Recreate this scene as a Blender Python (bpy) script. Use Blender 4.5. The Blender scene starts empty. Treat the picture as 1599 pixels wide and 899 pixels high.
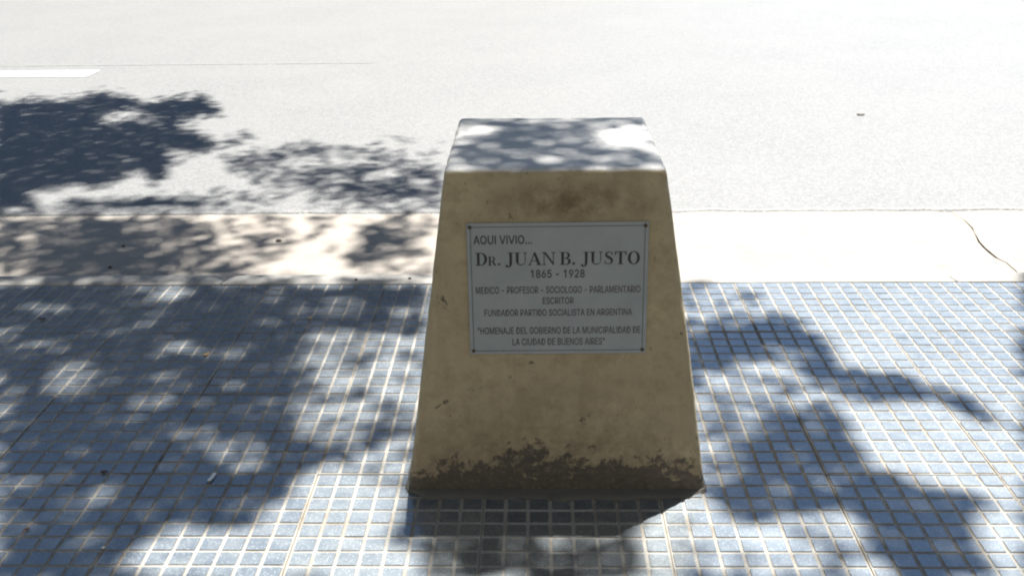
import bpy, bmesh, json, math, random
import numpy as np
from mathutils import Vector, Matrix, noise

scene = bpy.context.scene
COL = scene.collection
R = math.radians
random.seed(7)
rng = np.random.default_rng(11)

# ------------------------------------------------------------------ camera
F_PX, PITCH, ROLL, YAW, CAM_H = 1597.89, 0.388136, -0.0132225, -0.0248293, 1.324154
IMG_W, IMG_H = 1599.0, 899.0
fw = np.array([math.sin(YAW) * math.cos(PITCH), math.cos(YAW) * math.cos(PITCH), -math.sin(PITCH)])
rt0 = np.array([math.cos(YAW), -math.sin(YAW), 0.0])
up0 = np.cross(rt0, fw)
rt = rt0 * math.cos(ROLL) + up0 * math.sin(ROLL)
up = up0 * math.cos(ROLL) - rt0 * math.sin(ROLL)
cam_data = bpy.data.cameras.new('camera')
cam = bpy.data.objects.new('camera', cam_data)
COL.objects.link(cam)
cam_data.sensor_width = 36.0
cam_data.lens = 36.0 * F_PX / IMG_W
cam_data.clip_start = 0.05
cam_data.clip_end = 3000.0
cam.matrix_world = Matrix(((rt[0], up[0], -fw[0], 0), (rt[1], up[1], -fw[1], 0), (rt[2], up[2], -fw[2], CAM_H), (0, 0, 0, 1)))
scene.camera = cam

# ------------------------------------------------------------------ sky and sun
SX, SY = 0.131, 0.272                      # horizontal run of a sun ray per metre of height
sun_vec = Vector((SX, SY, 1.0)).normalized()
elev = math.asin(sun_vec.z)
azim = math.atan2(SX, SY)
world = bpy.data.worlds.new('World')
scene.world = world
world.use_nodes = True
wn = world.node_tree.nodes
sky = wn.new('ShaderNodeTexSky')
sky.sky_type = 'NISHITA'
sky.sun_disc = False
sky.sun_elevation = elev
sky.sun_rotation = azim
sky.air_density = 1.0
sky.dust_density = 0.1
sky.ozone_density = 3.0
world.node_tree.links.new(sky.outputs[0], wn['Background'].inputs[0])
wn['Background'].inputs[1].default_value = 0.05
sd = bpy.data.lights.new('sun', 'SUN')
sd.energy = 5.0
sd.angle = R(0.53)
sd.color = (1.0, 0.965, 0.91)
sun = bpy.data.objects.new('sun', sd)
COL.objects.link(sun)
sun.location = (2, 4, 15)
sun.rotation_euler = sun_vec.to_track_quat('Z', 'Y').to_euler()
scene.view_settings.view_transform = 'Standard'
scene.view_settings.look = 'None'
scene.view_settings.gamma = 1.0
scene.view_settings.exposure = 1.62
scene.view_settings.use_curve_mapping = False
scene.cycles.filter_width = 2.1            # the photograph is a little soft


# ------------------------------------------------------------------ helpers
def project(P):
    q = np.asarray(P, float) - np.array([0, 0, CAM_H])
    D = q @ fw
    D = np.where(D < 0.05, 0.05, D)
    return 799.5 + F_PX * (q @ rt) / D, 449.5 - F_PX * (q @ up) / D


def at(x, y, z=0.0):
    """photo pixel -> point on the horizontal plane at height z"""
    d = fw * F_PX + rt * (x - 799.5) - up * (y - 449.5)
    t = (z - CAM_H) / d[2]
    return Vector((d[0] * t, d[1] * t, z))


def tag(o, label=None, cat=None, group=None, kind=None):
    if label: o['label'] = label
    if cat: o['category'] = cat
    if group: o['group'] = group
    if kind: o['kind'] = kind
    return o


def empty(name, loc):
    o = bpy.data.objects.new(name, None)
    o.empty_display_size = 0.1
    COL.objects.link(o)
    o.location = loc
    return o


def link(name, me, mats, parent=None, loc=(0, 0, 0)):
    o = bpy.data.objects.new(name, me)
    COL.objects.link(o)
    o.location = loc
    if not me.materials:
        for m in (mats if isinstance(mats, (list, tuple)) else [mats]):
            me.materials.append(m)
    if parent:
        o.parent = parent
    return o


def mesh(name, verts, faces, smooth=False, mi=None):
    me = bpy.data.meshes.new(name)
    me.from_pydata([tuple(v) for v in verts], [], faces)
    if mi is not None:
        me.polygons.foreach_set('material_index', mi)
    if smooth:
        me.polygons.foreach_set('use_smooth', [True] * len(me.polygons))
    me.update()
    return me


def n1(x, y, z=0.0):
    return noise.noise(Vector((x, y, z)))


class NT:
    """small wrapper to write node materials"""
    def __init__(self, name):
        self.m = bpy.data.materials.new(name)
        self.m.use_nodes = True
        self.t = self.m.node_tree
        self.b = self.t.nodes['Principled BSDF']
        self.tc = self.t.nodes.new('ShaderNodeTexCoord')

    def n(self, kind, **kw):
        nd = self.t.nodes.new(kind)
        for k, v in kw.items():
            setattr(nd, k, v)
        return nd

    def set(self, sock, v):
        if hasattr(v, 'is_output') or isinstance(v, bpy.types.NodeSocket):
            self.t.links.new(v, sock)
        elif isinstance(v, (tuple, list)) and len(v) == 3 and sock.type == 'RGBA':
            sock.default_value = (*v, 1)
        else:
            sock.default_value = v

    def noise(self, scale, detail=4, rough=0.55, vec=None, dist=0.0):
        nd = self.n('ShaderNodeTexNoise')
        nd.inputs['Scale'].default_value = scale
        nd.inputs['Detail'].default_value = detail
        nd.inputs['Roughness'].default_value = rough
        nd.inputs['Distortion'].default_value = dist
        self.t.links.new(vec or self.tc.outputs['Object'], nd.inputs['Vector'])
        return nd.outputs['Fac']

    def voronoi(self, scale, feature='F1', out='Distance', vec=None):
        nd = self.n('ShaderNodeTexVoronoi', feature=feature)
        nd.inputs['Scale'].default_value = scale
        self.t.links.new(vec or self.tc.outputs['Object'], nd.inputs['Vector'])
        return nd.outputs[out]

    def ramp(self, v, a, b, lo=0.0, hi=1.0):
        nd = self.n('ShaderNodeMapRange')
        nd.clamp = True
        for i, x in enumerate((v, a, b, lo, hi)):
            self.set(nd.inputs[i], x)
        return nd.outputs[0]

    def math(self, op, a, b=0.0, clamp=False):
        nd = self.n('ShaderNodeMath', operation=op)
        nd.use_clamp = clamp
        self.set(nd.inputs[0], a)
        self.set(nd.inputs[1], b)
        return nd.outputs[0]

    def mix(self, f, a, b):
        nd = self.n('ShaderNodeMix', data_type='RGBA')
        self.set(nd.inputs[0], f)
        self.set(nd.inputs[6], a)
        self.set(nd.inputs[7], b)
        return nd.outputs[2]

    def bump(self, h, strength, dist, normal=None):
        nd = self.n('ShaderNodeBump')
        nd.inputs['Strength'].default_value = strength
        nd.inputs['Distance'].default_value = dist
        self.t.links.new(h, nd.inputs['Height'])
        if normal is not None:
            self.t.links.new(normal, nd.inputs['Normal'])
        return nd.outputs[0]

    def out(self, **kw):
        for k, v in kw.items():
            self.set(self.b.inputs[k.replace('_', ' ')], v)
        return self.m


def world_vec(t):
    g = t.n('ShaderNodeNewGeometry')
    return g.outputs['Position']


# ------------------------------------------------------------------ materials
def mat_pane():
    t = NT('polished_terrazzo')
    w = world_vec(t)
    oi = t.n('ShaderNodeObjectInfo')
    chips = t.voronoi(230, vec=w)
    sel = t.voronoi(230, out='Color', vec=w)
    sep = t.n('ShaderNodeSeparateColor')
    t.set(sep.inputs[0], sel)
    chip = t.math('MULTIPLY', t.ramp(chips, 0.42, 0.30), t.ramp(sep.outputs[0], 0.60, 0.66))
    base = t.mix(t.noise(7, vec=w), (0.014, 0.023, 0.036), (0.032, 0.044, 0.060))  # slight blue in the base colour stands in for reflected sky
    base = t.mix(t.math('MULTIPLY', oi.outputs['Random'], 0.6), base, (0.07, 0.08, 0.088))
    dust = t.ramp(t.noise(16, 6, 0.65, vec=w), 0.42, 0.72, 0.0, 0.5)
    base = t.mix(dust, base, (0.165, 0.165, 0.155))
    base = t.mix(t.ramp(t.noise(3.2, 6, 0.7, vec=w), 0.56, 0.68, 0.0, 0.6), base, (0.03, 0.032, 0.034))
    col = t.mix(t.math('MULTIPLY', chip, 0.42), base, (0.36, 0.38, 0.38))
    rg = t.ramp(t.noise(40, 4, vec=w), 0.3, 0.7, 0.48, 0.62)
    bp = t.bump(t.noise(160, 3, vec=w), 0.35, 0.0012)
    return t.out(Base_Color=col, Roughness=rg, IOR=1.75, Specular_IOR_Level=0.9, Specular_Tint=(0.82, 0.93, 1.0, 1.0), Coat_Weight=1.0, Coat_Roughness=0.22,  # bluish specular tint exaggerates the sky's reflection
                 Coat_IOR=1.85, Normal=bp)


def mat_groove():
    t = NT('cement_groove')
    w = world_vec(t)
    a = t.mix(t.noise(22, 5, vec=w), (0.20, 0.192, 0.172), (0.34, 0.33, 0.305))
    dirt = t.ramp(t.noise(6, 6, 0.7, vec=w), 0.48, 0.70, 0.0, 0.85)
    a = t.mix(dirt, a, (0.14, 0.115, 0.085))
    sp = t.ramp(t.noise(190, 2, vec=w), 0.62, 0.72, 0, 0.6)
    a = t.mix(sp, a, (0.12, 0.10, 0.08))
    return t.out(Base_Color=a, Roughness=0.9, Normal=t.bump(t.noise(240, 3, vec=w), 0.5, 0.002))


def mat_simple(name, c1, c2, scale, rough=0.85, bump=0.3, bscale=200, bdist=0.002):
    t = NT(name)
    col = t.mix(t.noise(scale, 5), c1, c2)
    return t.out(Base_Color=col, Roughness=rough, Normal=t.bump(t.noise(bscale, 3), bump, bdist))


def mat_asphalt():
    t = NT('worn_asphalt')
    w = world_vec(t)
    sel = t.voronoi(95, out='Color', vec=w)
    sep = t.n('ShaderNodeSeparateColor')
    t.set(sep.inputs[0], sel)
    stone = t.mix(sep.outputs[0], (0.075, 0.079, 0.077), (0.165, 0.167, 0.160))
    edge = t.ramp(t.voronoi(95, vec=w), 0.35, 0.62)
    col = t.mix(t.math('MULTIPLY', edge, 0.6), stone, (0.085, 0.085, 0.087))
    col = t.mix(t.ramp(t.noise(1.1, 5, vec=w), 0.35, 0.7, 0.0, 0.25), col, (0.15, 0.149, 0.141))
    dark = t.ramp(t.noise(14, 5, 0.7, vec=w), 0.60, 0.75, 0, 0.45)
    col = t.mix(dark, col, (0.05, 0.05, 0.052))
    h = t.math('ADD', t.math('MULTIPLY', t.voronoi(95, vec=w), -1.0), t.math('MULTIPLY', t.noise(30, 3, vec=w), 0.5))
    return t.out(Base_Color=col, Roughness=0.66, IOR=1.6, Specular_IOR_Level=0.84, Normal=t.bump(h, 0.26, 0.005))


def mat_concrete(name, c1, c2, stain):
    t = NT(name)
    w = world_vec(t)
    col = t.mix(t.noise(5, 6, 0.6, vec=w), c1, c2)
    col = t.mix(t.ramp(t.noise(11, 6, 0.7, vec=w), 0.57, 0.76, 0.0, 0.55), col, stain)
    sp = t.ramp(t.noise(75, 3, 0.6, vec=w), 0.66, 0.72, 0, 0.7)
    col = t.mix(sp, col, (0.13, 0.11, 0.09))
    h = t.math('ADD', t.noise(120, 4, vec=w), t.math('MULTIPLY', t.noise(9, 4, vec=w), 2.0))
    return t.out(Base_Color=col, Roughness=0.85, Normal=t.bump(h, 0.4, 0.004))


def mat_monument():
    t = NT('beige_painted_render')
    o = t.tc.outputs['Object']          # origin: centre of the front base edge
    sep = t.n('ShaderNodeSeparateXYZ')
    t.set(sep.inputs[0], o)
    x, y, z = sep.outputs
    col = t.mix(t.noise(6, 6, 0.6), (0.295, 0.247, 0.155), (0.51, 0.432, 0.272))
    col = t.mix(t.ramp(t.noise(26, 6, 0.7), 0.48, 0.72, 0, 0.6), col, (0.24, 0.18, 0.105))
    # fine speckle of grime
    sp = t.ramp(t.noise(120, 4, 0.7), 0.60, 0.72, 0, 0.55)
    col = t.mix(sp, col, (0.22, 0.17, 0.11))
    # rain streaks
    mp = t.n('ShaderNodeMapping')
    mp.inputs['Scale'].default_value = (30, 30, 2.2)
    t.set(mp.inputs[0], o)
    st = t.ramp(t.noise(1.0, 4, 0.6, vec=mp.outputs[0]), 0.52, 0.78, 0, 0.40)
    col = t.mix(st, col, (0.28, 0.21, 0.13))
    # brown smear above the plaque
    mp2 = t.n('ShaderNodeMapping')
    mp2.inputs['Location'].default_value = (-0.035 / 0.21, 0, -0.685 / 0.055)
    mp2.inputs['Scale'].default_value = (1 / 0.21, 0.01, 1 / 0.055)
    t.set(mp2.inputs[0], o)
    gr = t.n('ShaderNodeTexGradient', gradient_type='SPHERICAL')
    t.set(gr.inputs[0], mp2.outputs[0])
    sm = t.math('MULTIPLY', t.ramp(gr.outputs['Fac'], 0.0, 0.6), t.ramp(t.noise(14, 6, 0.7), 0.33, 0.60))
    col = t.mix(t.math('MULTIPLY', sm, 0.8), col, (0.13, 0.085, 0.05))
    # darker brown mottling low on the face
    lowm = t.math('MULTIPLY', t.ramp(z, 0.34, 0.14), t.ramp(t.noise(9, 6, 0.72), 0.45, 0.68))
    col = t.mix(t.math('MULTIPLY', lowm, 0.55), col, (0.26, 0.20, 0.125))
    # paint flaked off along the foot: ragged, deepest left of the middle
    x2 = t.math('POWER', x, 2.0)
    prof = t.math('SUBTRACT', 0.165, t.math('MULTIPLY', x2, 0.80))
    rel = t.math('DIVIDE', z, prof)
    cov = t.math('ADD', t.math('MULTIPLY', t.noise(15, 9, 0.74, dist=0.6), 0.65), t.math('MULTIPLY', t.noise(48, 7, 0.75, dist=0.4), 0.35))
    thr = t.ramp(rel, 0.0, 1.0, 0.36, 0.60)
    flake = t.math('MULTIPLY', t.ramp(t.math('SUBTRACT', cov, thr), -0.006, 0.03), t.ramp(t.noise(90, 5, 0.7), 0.25, 0.5, 0.55, 1.0))
    grime = t.math('MULTIPLY', t.ramp(rel, 2.0, 0.2, 0, 0.8), t.ramp(t.noise(22, 7, 0.75), 0.42, 0.62))
    col = t.mix(grime, col, (0.17, 0.13, 0.085))
    bare = t.mix(t.noise(38, 6, 0.7), (0.045, 0.039, 0.033), (0.16, 0.132, 0.10))
    bare = t.mix(t.ramp(t.noise(70, 4, 0.7), 0.62, 0.7), bare, (0.28, 0.22, 0.15))
    col = t.mix(flake, col, bare)
    # weathered cement-grey top
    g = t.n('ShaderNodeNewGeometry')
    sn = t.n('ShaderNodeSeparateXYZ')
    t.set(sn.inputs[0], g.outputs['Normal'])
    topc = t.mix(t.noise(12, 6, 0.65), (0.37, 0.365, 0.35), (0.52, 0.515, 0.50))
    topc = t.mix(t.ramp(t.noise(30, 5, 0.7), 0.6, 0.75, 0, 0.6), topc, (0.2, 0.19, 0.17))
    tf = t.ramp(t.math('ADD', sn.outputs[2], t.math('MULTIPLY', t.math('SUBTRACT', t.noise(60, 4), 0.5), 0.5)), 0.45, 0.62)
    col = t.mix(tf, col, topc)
    h = t.math('ADD', t.math('MULTIPLY', t.noise(110, 5, 0.65), 0.6), t.math('MULTIPLY', flake, -1.6))
    h = t.math('ADD', h, t.noise(24, 4))
    h = t.math('SUBTRACT', h, t.math('MULTIPLY', t.ramp(t.voronoi(62), 0.16, 0.05), 0.9))
    rg = t.math('SUBTRACT', 0.85, t.math('MULTIPLY', tf, 0.30))
    return t.out(Base_Color=col, Roughness=rg, Normal=t.bump(h, 0.5, 0.003))


def mat_plaque():
    t = NT('brushed_grey_metal')
    o = t.tc.outputs['Object']
    mp = t.n('ShaderNodeMapping')
    mp.inputs['Scale'].default_value = (3, 3, 240)
    t.set(mp.inputs[0], o)
    br = t.noise(1.0, 3, vec=mp.outputs[0])
    col = t.mix(br, (0.30, 0.335, 0.345), (0.36, 0.395, 0.40))
    bl = t.ramp(t.noise(9, 5, 0.6), 0.4, 0.7, 0, 0.5)
    col = t.mix(bl, col, (0.25, 0.285, 0.30))
    col = t.mix(t.ramp(t.noise(45, 4, 0.7), 0.66, 0.72, 0, 0.7), col, (0.15, 0.14, 0.12))
    return t.out(Base_Color=col, Metallic=0.25, Roughness=t.ramp(br, 0.3, 0.7, 0.42, 0.55),
                 Normal=t.bump(t.noise(14, 4), 0.15, 0.004))


def mat_plain(name, col, rough=0.6, metal=0.0, col2=None, scale=60):
    t = NT(name)
    c = t.mix(t.noise(scale, 4, 0.65), col, col2 or tuple(min(1, v * 1.5) for v in col))
    return t.out(Base_Color=c, Roughness=rough, Metallic=metal)


def mat_leaf():
    t = NT('leaf')
    g = t.n('ShaderNodeNewGeometry')
    c = t.mix(g.outputs['Random Per Island'], (0.035, 0.075, 0.018), (0.085, 0.135, 0.03))
    t.out(Base_Color=c, Roughness=0.5)
    tr = t.n('ShaderNodeBsdfTranslucent')
    t.set(tr.inputs[0], (0.05, 0.10, 0.012))
    mx = t.n('ShaderNodeMixShader')
    mx.inputs[0].default_value = 0.25
    t.t.links.new(t.b.outputs[0], mx.inputs[1])
    t.t.links.new(tr.outputs[0], mx.inputs[2])
    t.t.links.new(mx.outputs[0], t.t.nodes['Material Output'].inputs[0])
    return t.m


M_PANE, M_GROOVE = mat_pane(), mat_groove()
M_BED = mat_simple('joint_dirt', (0.11, 0.095, 0.075), (0.26, 0.23, 0.185), 30)
M_ASPHALT = mat_asphalt()
M_GUTTER = mat_concrete('gutter_concrete', (0.215, 0.192, 0.165), (0.29, 0.262, 0.228), (0.17, 0.145, 0.118))
M_KERB = mat_concrete('kerb_concrete', (0.22, 0.212, 0.197), (0.31, 0.30, 0.28), (0.17, 0.155, 0.135))
M_MORTAR = mat_concrete('mortar', (0.065, 0.06, 0.05), (0.15, 0.14, 0.115), (0.04, 0.036, 0.03))
M_GROUND = mat_simple('far_ground', (0.10, 0.10, 0.098), (0.15, 0.147, 0.14), 0.5)
M_BODY = mat_monument()
M_PLAQUE = mat_plaque()
M_INK = mat_plain('black_enamel', (0.018, 0.018, 0.02), 0.5, col2=(0.035, 0.034, 0.034))
M_INK2 = mat_plain('worn_black_enamel', (0.028, 0.028, 0.03), 0.55, col2=(0.10, 0.10, 0.10), scale=220)
M_BORDER = mat_plain('plaque_border', (0.07, 0.085, 0.10), 0.5)
M_SCREW = mat_plain('rusty_screw', (0.05, 0.038, 0.028), 0.6, 0.5, col2=(0.13, 0.10, 0.07), scale=300)
M_PAINT = mat_simple('white_road_paint', (0.34, 0.34, 0.33), (0.55, 0.55, 0.53), 40)
M_TAR = mat_simple('tar_seam', (0.20, 0.205, 0.20), (0.25, 0.255, 0.25), 30)
M_BARK = mat_simple('bark', (0.10, 0.075, 0.055), (0.24, 0.20, 0.16), 18, 0.9, 0.8, 40, 0.02)
M_LEAF = mat_leaf()
M_PAPER = mat_plain('white_paper', (0.66, 0.70, 0.72), 0.7, col2=(0.82, 0.84, 0.84))
M_DARKLEAF = mat_plain('dry_dark_leaf', (0.05, 0.022, 0.014), 0.7, col2=(0.11, 0.05, 0.03))
M_YELLOWLEAF = mat_plain('dry_yellow_leaf', (0.42, 0.26, 0.08), 0.7, col2=(0.55, 0.36, 0.14))
M_PEBBLE = mat_plain('dark_pebble', (0.05, 0.04, 0.034), 0.85, col2=(0.10, 0.085, 0.07))
M_PALE = mat_plain('pale_chip', (0.55, 0.55, 0.53), 0.8)

# ------------------------------------------------------------------ setting: ground, road, gutter, kerb, pavement
Z_GUT, Z_ROAD = -0.12, -0.110
TILE = 0.4
X0, Y0 = -0.119123, 2.077058               # a tile corner
Y_EDGE = Y0 + 3 * TILE                     # outer edge of the tiles
Y_KERB = Y_EDGE + 0.105
Y_ASPH = 4.43

ground = link('ground', mesh('ground', [(-900, -900, -0.3), (900, -900, -0.3), (900, 900, -0.3), (-900, 900, -0.3)], [(0, 1, 2, 3)]), M_GROUND)
tag(ground, 'flat dusty ground reaching out round the street', 'ground', kind='structure')

# road: one sheet with a ragged near edge standing a little over the gutter
xs = np.arange(-14, 14.001, 0.03)
edge = []
for xx in xs:
    e = Y_ASPH + 0.012 * n1(xx * 1.3, 3.1) + 0.010 * n1(xx * 7, 9.2) + 0.008 * n1(xx * 21, 1.7)
    edge.append(e)
verts, faces = [], []
for xx, e in zip(xs, edge):
    verts += [(xx, e - 0.012, Z_GUT - 0.004), (xx, e, Z_ROAD - 0.003), (xx, e + 0.02, Z_ROAD), (xx, 60.0, Z_ROAD)]
for i in range(len(xs) - 1):
    a, b = 4 * i, 4 * i + 4
    for k in range(3):
        faces.append((a + k, b + k, b + k + 1, a + k + 1))
road = link('road', mesh('road', verts, faces), M_ASPHALT)
tag(road, 'sunlit worn grey asphalt road behind the monument', 'road', kind='structure')
road_far = []
# painted dash and tar seam lying on the asphalt
pts = [at(-260, 119.5, Z_ROAD + .004), at(136, 119.5, Z_ROAD + .004), at(136, 110, Z_ROAD + .004), at(-260, 110.5, Z_ROAD + .004)]
yb, yt_ = (pts[0].y + pts[1].y) / 2, (pts[2].y + pts[3].y) / 2


def ragged_strip(name, x_a, x_b, y_a, y_b, z, m, amp, parent, n=60):
    v, f = [], []
    for i in range(n + 1):
        q = x_a + (x_b - x_a) * i / n
        v += [(q, y_a + amp * n1(q * 9, 1.0), z), (q, y_b + amp * n1(q * 9, 7.0), z)]
    for i in range(n):
        f.append((2 * i, 2 * i + 2, 2 * i + 3, 2 * i + 1))
    return link(name, mesh(name, v, f), m, parent)


d1 = ragged_strip('lane_dash', -6.6, pts[1].x, pts[1].y, pts[2].y, Z_ROAD + 0.004, M_PAINT, 0.012, road)
d1['label'] = 'white painted lane dash on the far asphalt'
s0, s1 = at(150, 105, Z_ROAD), at(540, 105.5, Z_ROAD)
ragged_strip('tar_seam', s0.x - 4.0, s1.x + 0.2, (s0.y + s1.y) / 2 + 0.12, (s0.y + s1.y) / 2 + 0.134, Z_ROAD + 0.004, M_TAR, 0.02, road, 80)

# gutter: two concrete slabs parted by the crack at the right
crack_px = [(1494, 336), (1506, 343), (1518, 355), (1522, 362), (1529, 377), (1537, 386), (1546, 394), (1556, 402), (1571, 409), (1584, 420), (1598, 434), (1606, 446)]
widths = [.004, .005, .008, .003, .010, .013, .014, .013, .008, .007, .005, .004]
cr = [at(x, y, Z_GUT) for x, y in crack_px]
base = empty('gutter', (0, 0, Z_GUT))
tag(base, 'pale concrete gutter strip between kerb and asphalt', 'gutter', kind='structure')
ys = [4.52] + [c.y for c in cr] + [3.30]
xc = [cr[0].x - 0.02] + [c.x for c in cr] + [cr[-1].x + 0.05]
ww = [.004] + widths + [.004]


def slab(side):
    cols = np.concatenate([np.arange(0, 9, 0.12)])
    v, f = [], []
    for j, (yy, cx, w) in enumerate(zip(ys, xc, ww)):
        cx2 = cx + side * w * 0.40 + 0.003 * n1(yy * 40, side)
        for i, q in enumerate(cols):
            e = side * 10.5
            xx = cx2 + side * q * (abs(e - cx2) / 9.0)
            zz = (0.003 * n1(xx * 2, yy * 2) if i else -0.002)
            v.append((xx, yy, zz))
    n = len(cols)
    for j in range(len(ys) - 1):
        for i in range(n - 1):
            q = (j * n + i, j * n + i + 1, (j + 1) * n + i + 1, (j + 1) * n + i)
            f.append(q if side < 0 else q[::-1])
    # crack wall
    b = len(v)
    for j in range(len(ys)):
        p = v[j * n]
        v.append((p[0] - side * 0.001, p[1], -0.06))
    for j in range(len(ys) - 1):
        f.append((j * n, (j + 1) * n, b + j + 1, b + j))
    me = mesh('slab', v, f)
    bm = bmesh.new(); bm.from_mesh(me)
    bmesh.ops.recalc_face_normals(bm, faces=bm.faces)
    up_ = sum(fc.normal.z for fc in bm.faces)
    if up_ < 0:
        bmesh.ops.reverse_faces(bm, faces=bm.faces)
    bm.to_mesh(me); bm.free()
    return link('slab', me, M_GUTTER, base)


slab(-1)
slab(1)
crack_bed = link('crack_bed', mesh('crack_bed', [(1.5, 3.3, -0.05), (3.4, 3.3, -0.05), (3.4, 4.52, -0.05), (1.5, 4.52, -0.05)], [(0, 1, 2, 3)]), M_BED, base)

# kerb: cast stones with rounded nose, joint left of the monument
kerb = empty('kerb', (0, Y_EDGE, 0))
tag(kerb, 'narrow pale concrete kerb edging the tiled pavement', 'kerb', kind='structure')
joint_x = [-10.0, -7.3, -4.2, at(347, 440).x, at(1498, 444).x, 4.3, 7.2, 10.0]
for a, b in zip(joint_x[:-1], joint_x[1:]):
    prof = [(0.002, -0.05), (0.002, -0.001), (0.006, 0.002), (0.06, 0.003), (0.088, 0.001), (0.099, -0.005), (0.105, -0.016), (0.108, -0.05), (0.112, -0.16)]
    xs2 = [a + 0.003] + [a + 0.003 + (b - a - 0.006) * t_ for t_ in (0.004, 0.012, 0.03)] + list(np.linspace(a + (b - a) * .04, b - (b - a) * .04, 40)) + [b - 0.003 - (b - a - 0.006) * t_ for t_ in (0.03, 0.012, 0.004)] + [b - 0.003]
    v, f = [], []
    for xx in xs2:
        ed = min(xx - a, b - xx)
        cut = max(0.0, 1 - ed / 0.045) ** 2
        for k, (yy, zz) in enumerate(prof):
            bul = 0.010 * n1(xx * 1.1, 4.0) * (yy / 0.1) + 0.003 * n1(xx * 8, yy * 20)
            v.append((xx, yy + (bul - 0.02 * cut if k > 3 else 0), zz + 0.0015 * n1(xx * 6, yy * 30) - 0.012 * cut * (k >= 3)))
    n = len(prof)
    for i in range(len(xs2) - 1):
        for k in range(n - 1):
            f.append((i * n + k, (i + 1) * n + k, (i + 1) * n + k + 1, i * n + k + 1))
    f.append(tuple(range(n)))
    f.append(tuple(range((len(xs2) - 1) * n, len(xs2) * n))[::-1])
    link('kerb_stone', mesh('kerb_stone', v, f, True), M_KERB, kerb)

# pavement: bed plus one object per 64-pane tile
pavement = link('pavement', mesh('pavement', [(-12, -6, -0.006), (12, -6, -0.006), (12, Y_EDGE + 0.002, -0.006), (-12, Y_EDGE + 0.002, -0.006),
                                              (-12, Y_EDGE + 0.002, -0.2), (12, Y_EDGE + 0.002, -0.2)], [(0, 1, 2, 3), (3, 2, 5, 4)]), M_BED)
tag(pavement, 'pavement of dark square tiles each moulded into sixty four panes', 'pavement', kind='structure')


def tile_mesh(seed):
    rr = random.Random(seed)
    v, f, mi = [], [], []

    def quad(pts, m):
        b = len(v)
        v.extend(pts)
        f.append(tuple(range(b, b + len(pts))))
        mi.append(m)
    s = TILE - 0.0022
    g = 0.0026
    h = s / 2
    quad([(-h, -h, -g), (h, -h, -g), (h, h, -g), (-h, h, -g)], 1)
    for (a, b) in (((-h, -h), (h, -h)), ((h, -h), (h, h)), ((h, h), (-h, h)), ((-h, h), (-h, -h))):
        quad([(a[0], a[1], -g), (a[0], a[1], -0.016), (b[0], b[1], -0.016), (b[0], b[1], -g)], 1)
    pitch = s / 8
    for i in range(8):
        for j in range(8):
            cx, cy = -h + (i + .5) * pitch, -h + (j + .5) * pitch
            tp = pitch / 2 - 0.0045 + rr.uniform(-.0004, .0004)
            bt = pitch / 2 - 0.0032
            dz = rr.uniform(-0.0004, 0.0004)
            tx, ty = rr.uniform(-.004, .004), rr.uniform(-.004, .004)
            c = 0.0016
            top = []
            for (ux, uy) in ((-1, -1), (1, -1), (1, 1), (-1, 1)):
                # cut corner: two points per corner
                p1 = (cx + ux * (tp - c), cy + uy * tp)
                p2 = (cx + ux * tp, cy + uy * (tp - c))
                top += [p1, p2] if ux * uy < 0 else [p2, p1]
            top = [(q[0], q[1], dz + tx * (q[0] - cx) + ty * (q[1] - cy)) for q in top]
            low = []
            for q in top:
                k = bt / tp
                low.append((cx + (q[0] - cx) * k, cy + (q[1] - cy) * k, -g - 0.0002))
            # mid ring gives the worn, rounded arris
            mid = [(cx + (q[0] - cx) * (1 + .018), cy + (q[1] - cy) * (1 + .018), q[2] - 0.0008) for q in top]
            b = len(v)
            v.extend(top + mid + low)
            f.append(tuple(range(b, b + 8))); mi.append(0)
            for k in range(8):
                k2 = (k + 1) % 8
                f.append((b + k, b + 8 + k, b + 8 + k2, b + k2)); mi.append(0)
                f.append((b + 8 + k, b + 16 + k, b + 16 + k2, b + 8 + k2)); mi.append(1)
    me = mesh('tile', v, f, mi=mi)
    bm = bmesh.new(); bm.from_mesh(me)
    bmesh.ops.recalc_face_normals(bm, faces=bm.faces)
    for fc in bm.faces:
        if abs(fc.normal.z) > 0.9 and fc.normal.z < 0:
            fc.normal_flip()
    bm.to_mesh(me); bm.free()
    me.materials.append(M_PANE)
    me.materials.append(M_GROOVE)
    return me


tmeshes = [tile_mesh(s) for s in range(6)]
for i in range(-9, 10):
    for j in range(-7, 3):
        o = bpy.data.objects.new('tile', random.choice(tmeshes))
        COL.objects.link(o)
        o.parent = pavement
        o.location = (X0 + (i + .5) * TILE + random.uniform(-.0008, .0008), Y0 + (j + .5) * TILE + random.uniform(-.0008, .0008), random.uniform(-.0012, .0006))
        o.rotation_euler = (random.uniform(-.003, .003), random.uniform(-.003, .003), random.uniform(-.0015, .0015) + random.choice((0, 1, 2, 3)) * math.pi / 2)

# ------------------------------------------------------------------ unseen house added behind the viewer: blocks sky and bounces light
house = empty('house', (0, -2.3, 0))
tag(house, 'unseen three storey plastered house lining the inner edge of the pavement, added to block sky', 'house')


def box(name, x0, x1, y0, y1, z0, z1, m, parent):
    v = [(x, y, z) for x in (x0, x1) for y in (y0, y1) for z in (z0, z1)]
    f = [(0, 1, 3, 2), (4, 6, 7, 5), (0, 4, 5, 1), (2, 3, 7, 6), (0, 2, 6, 4), (1, 5, 7, 3)]
    return link(name, mesh(name, v, f), m, parent)


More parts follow.
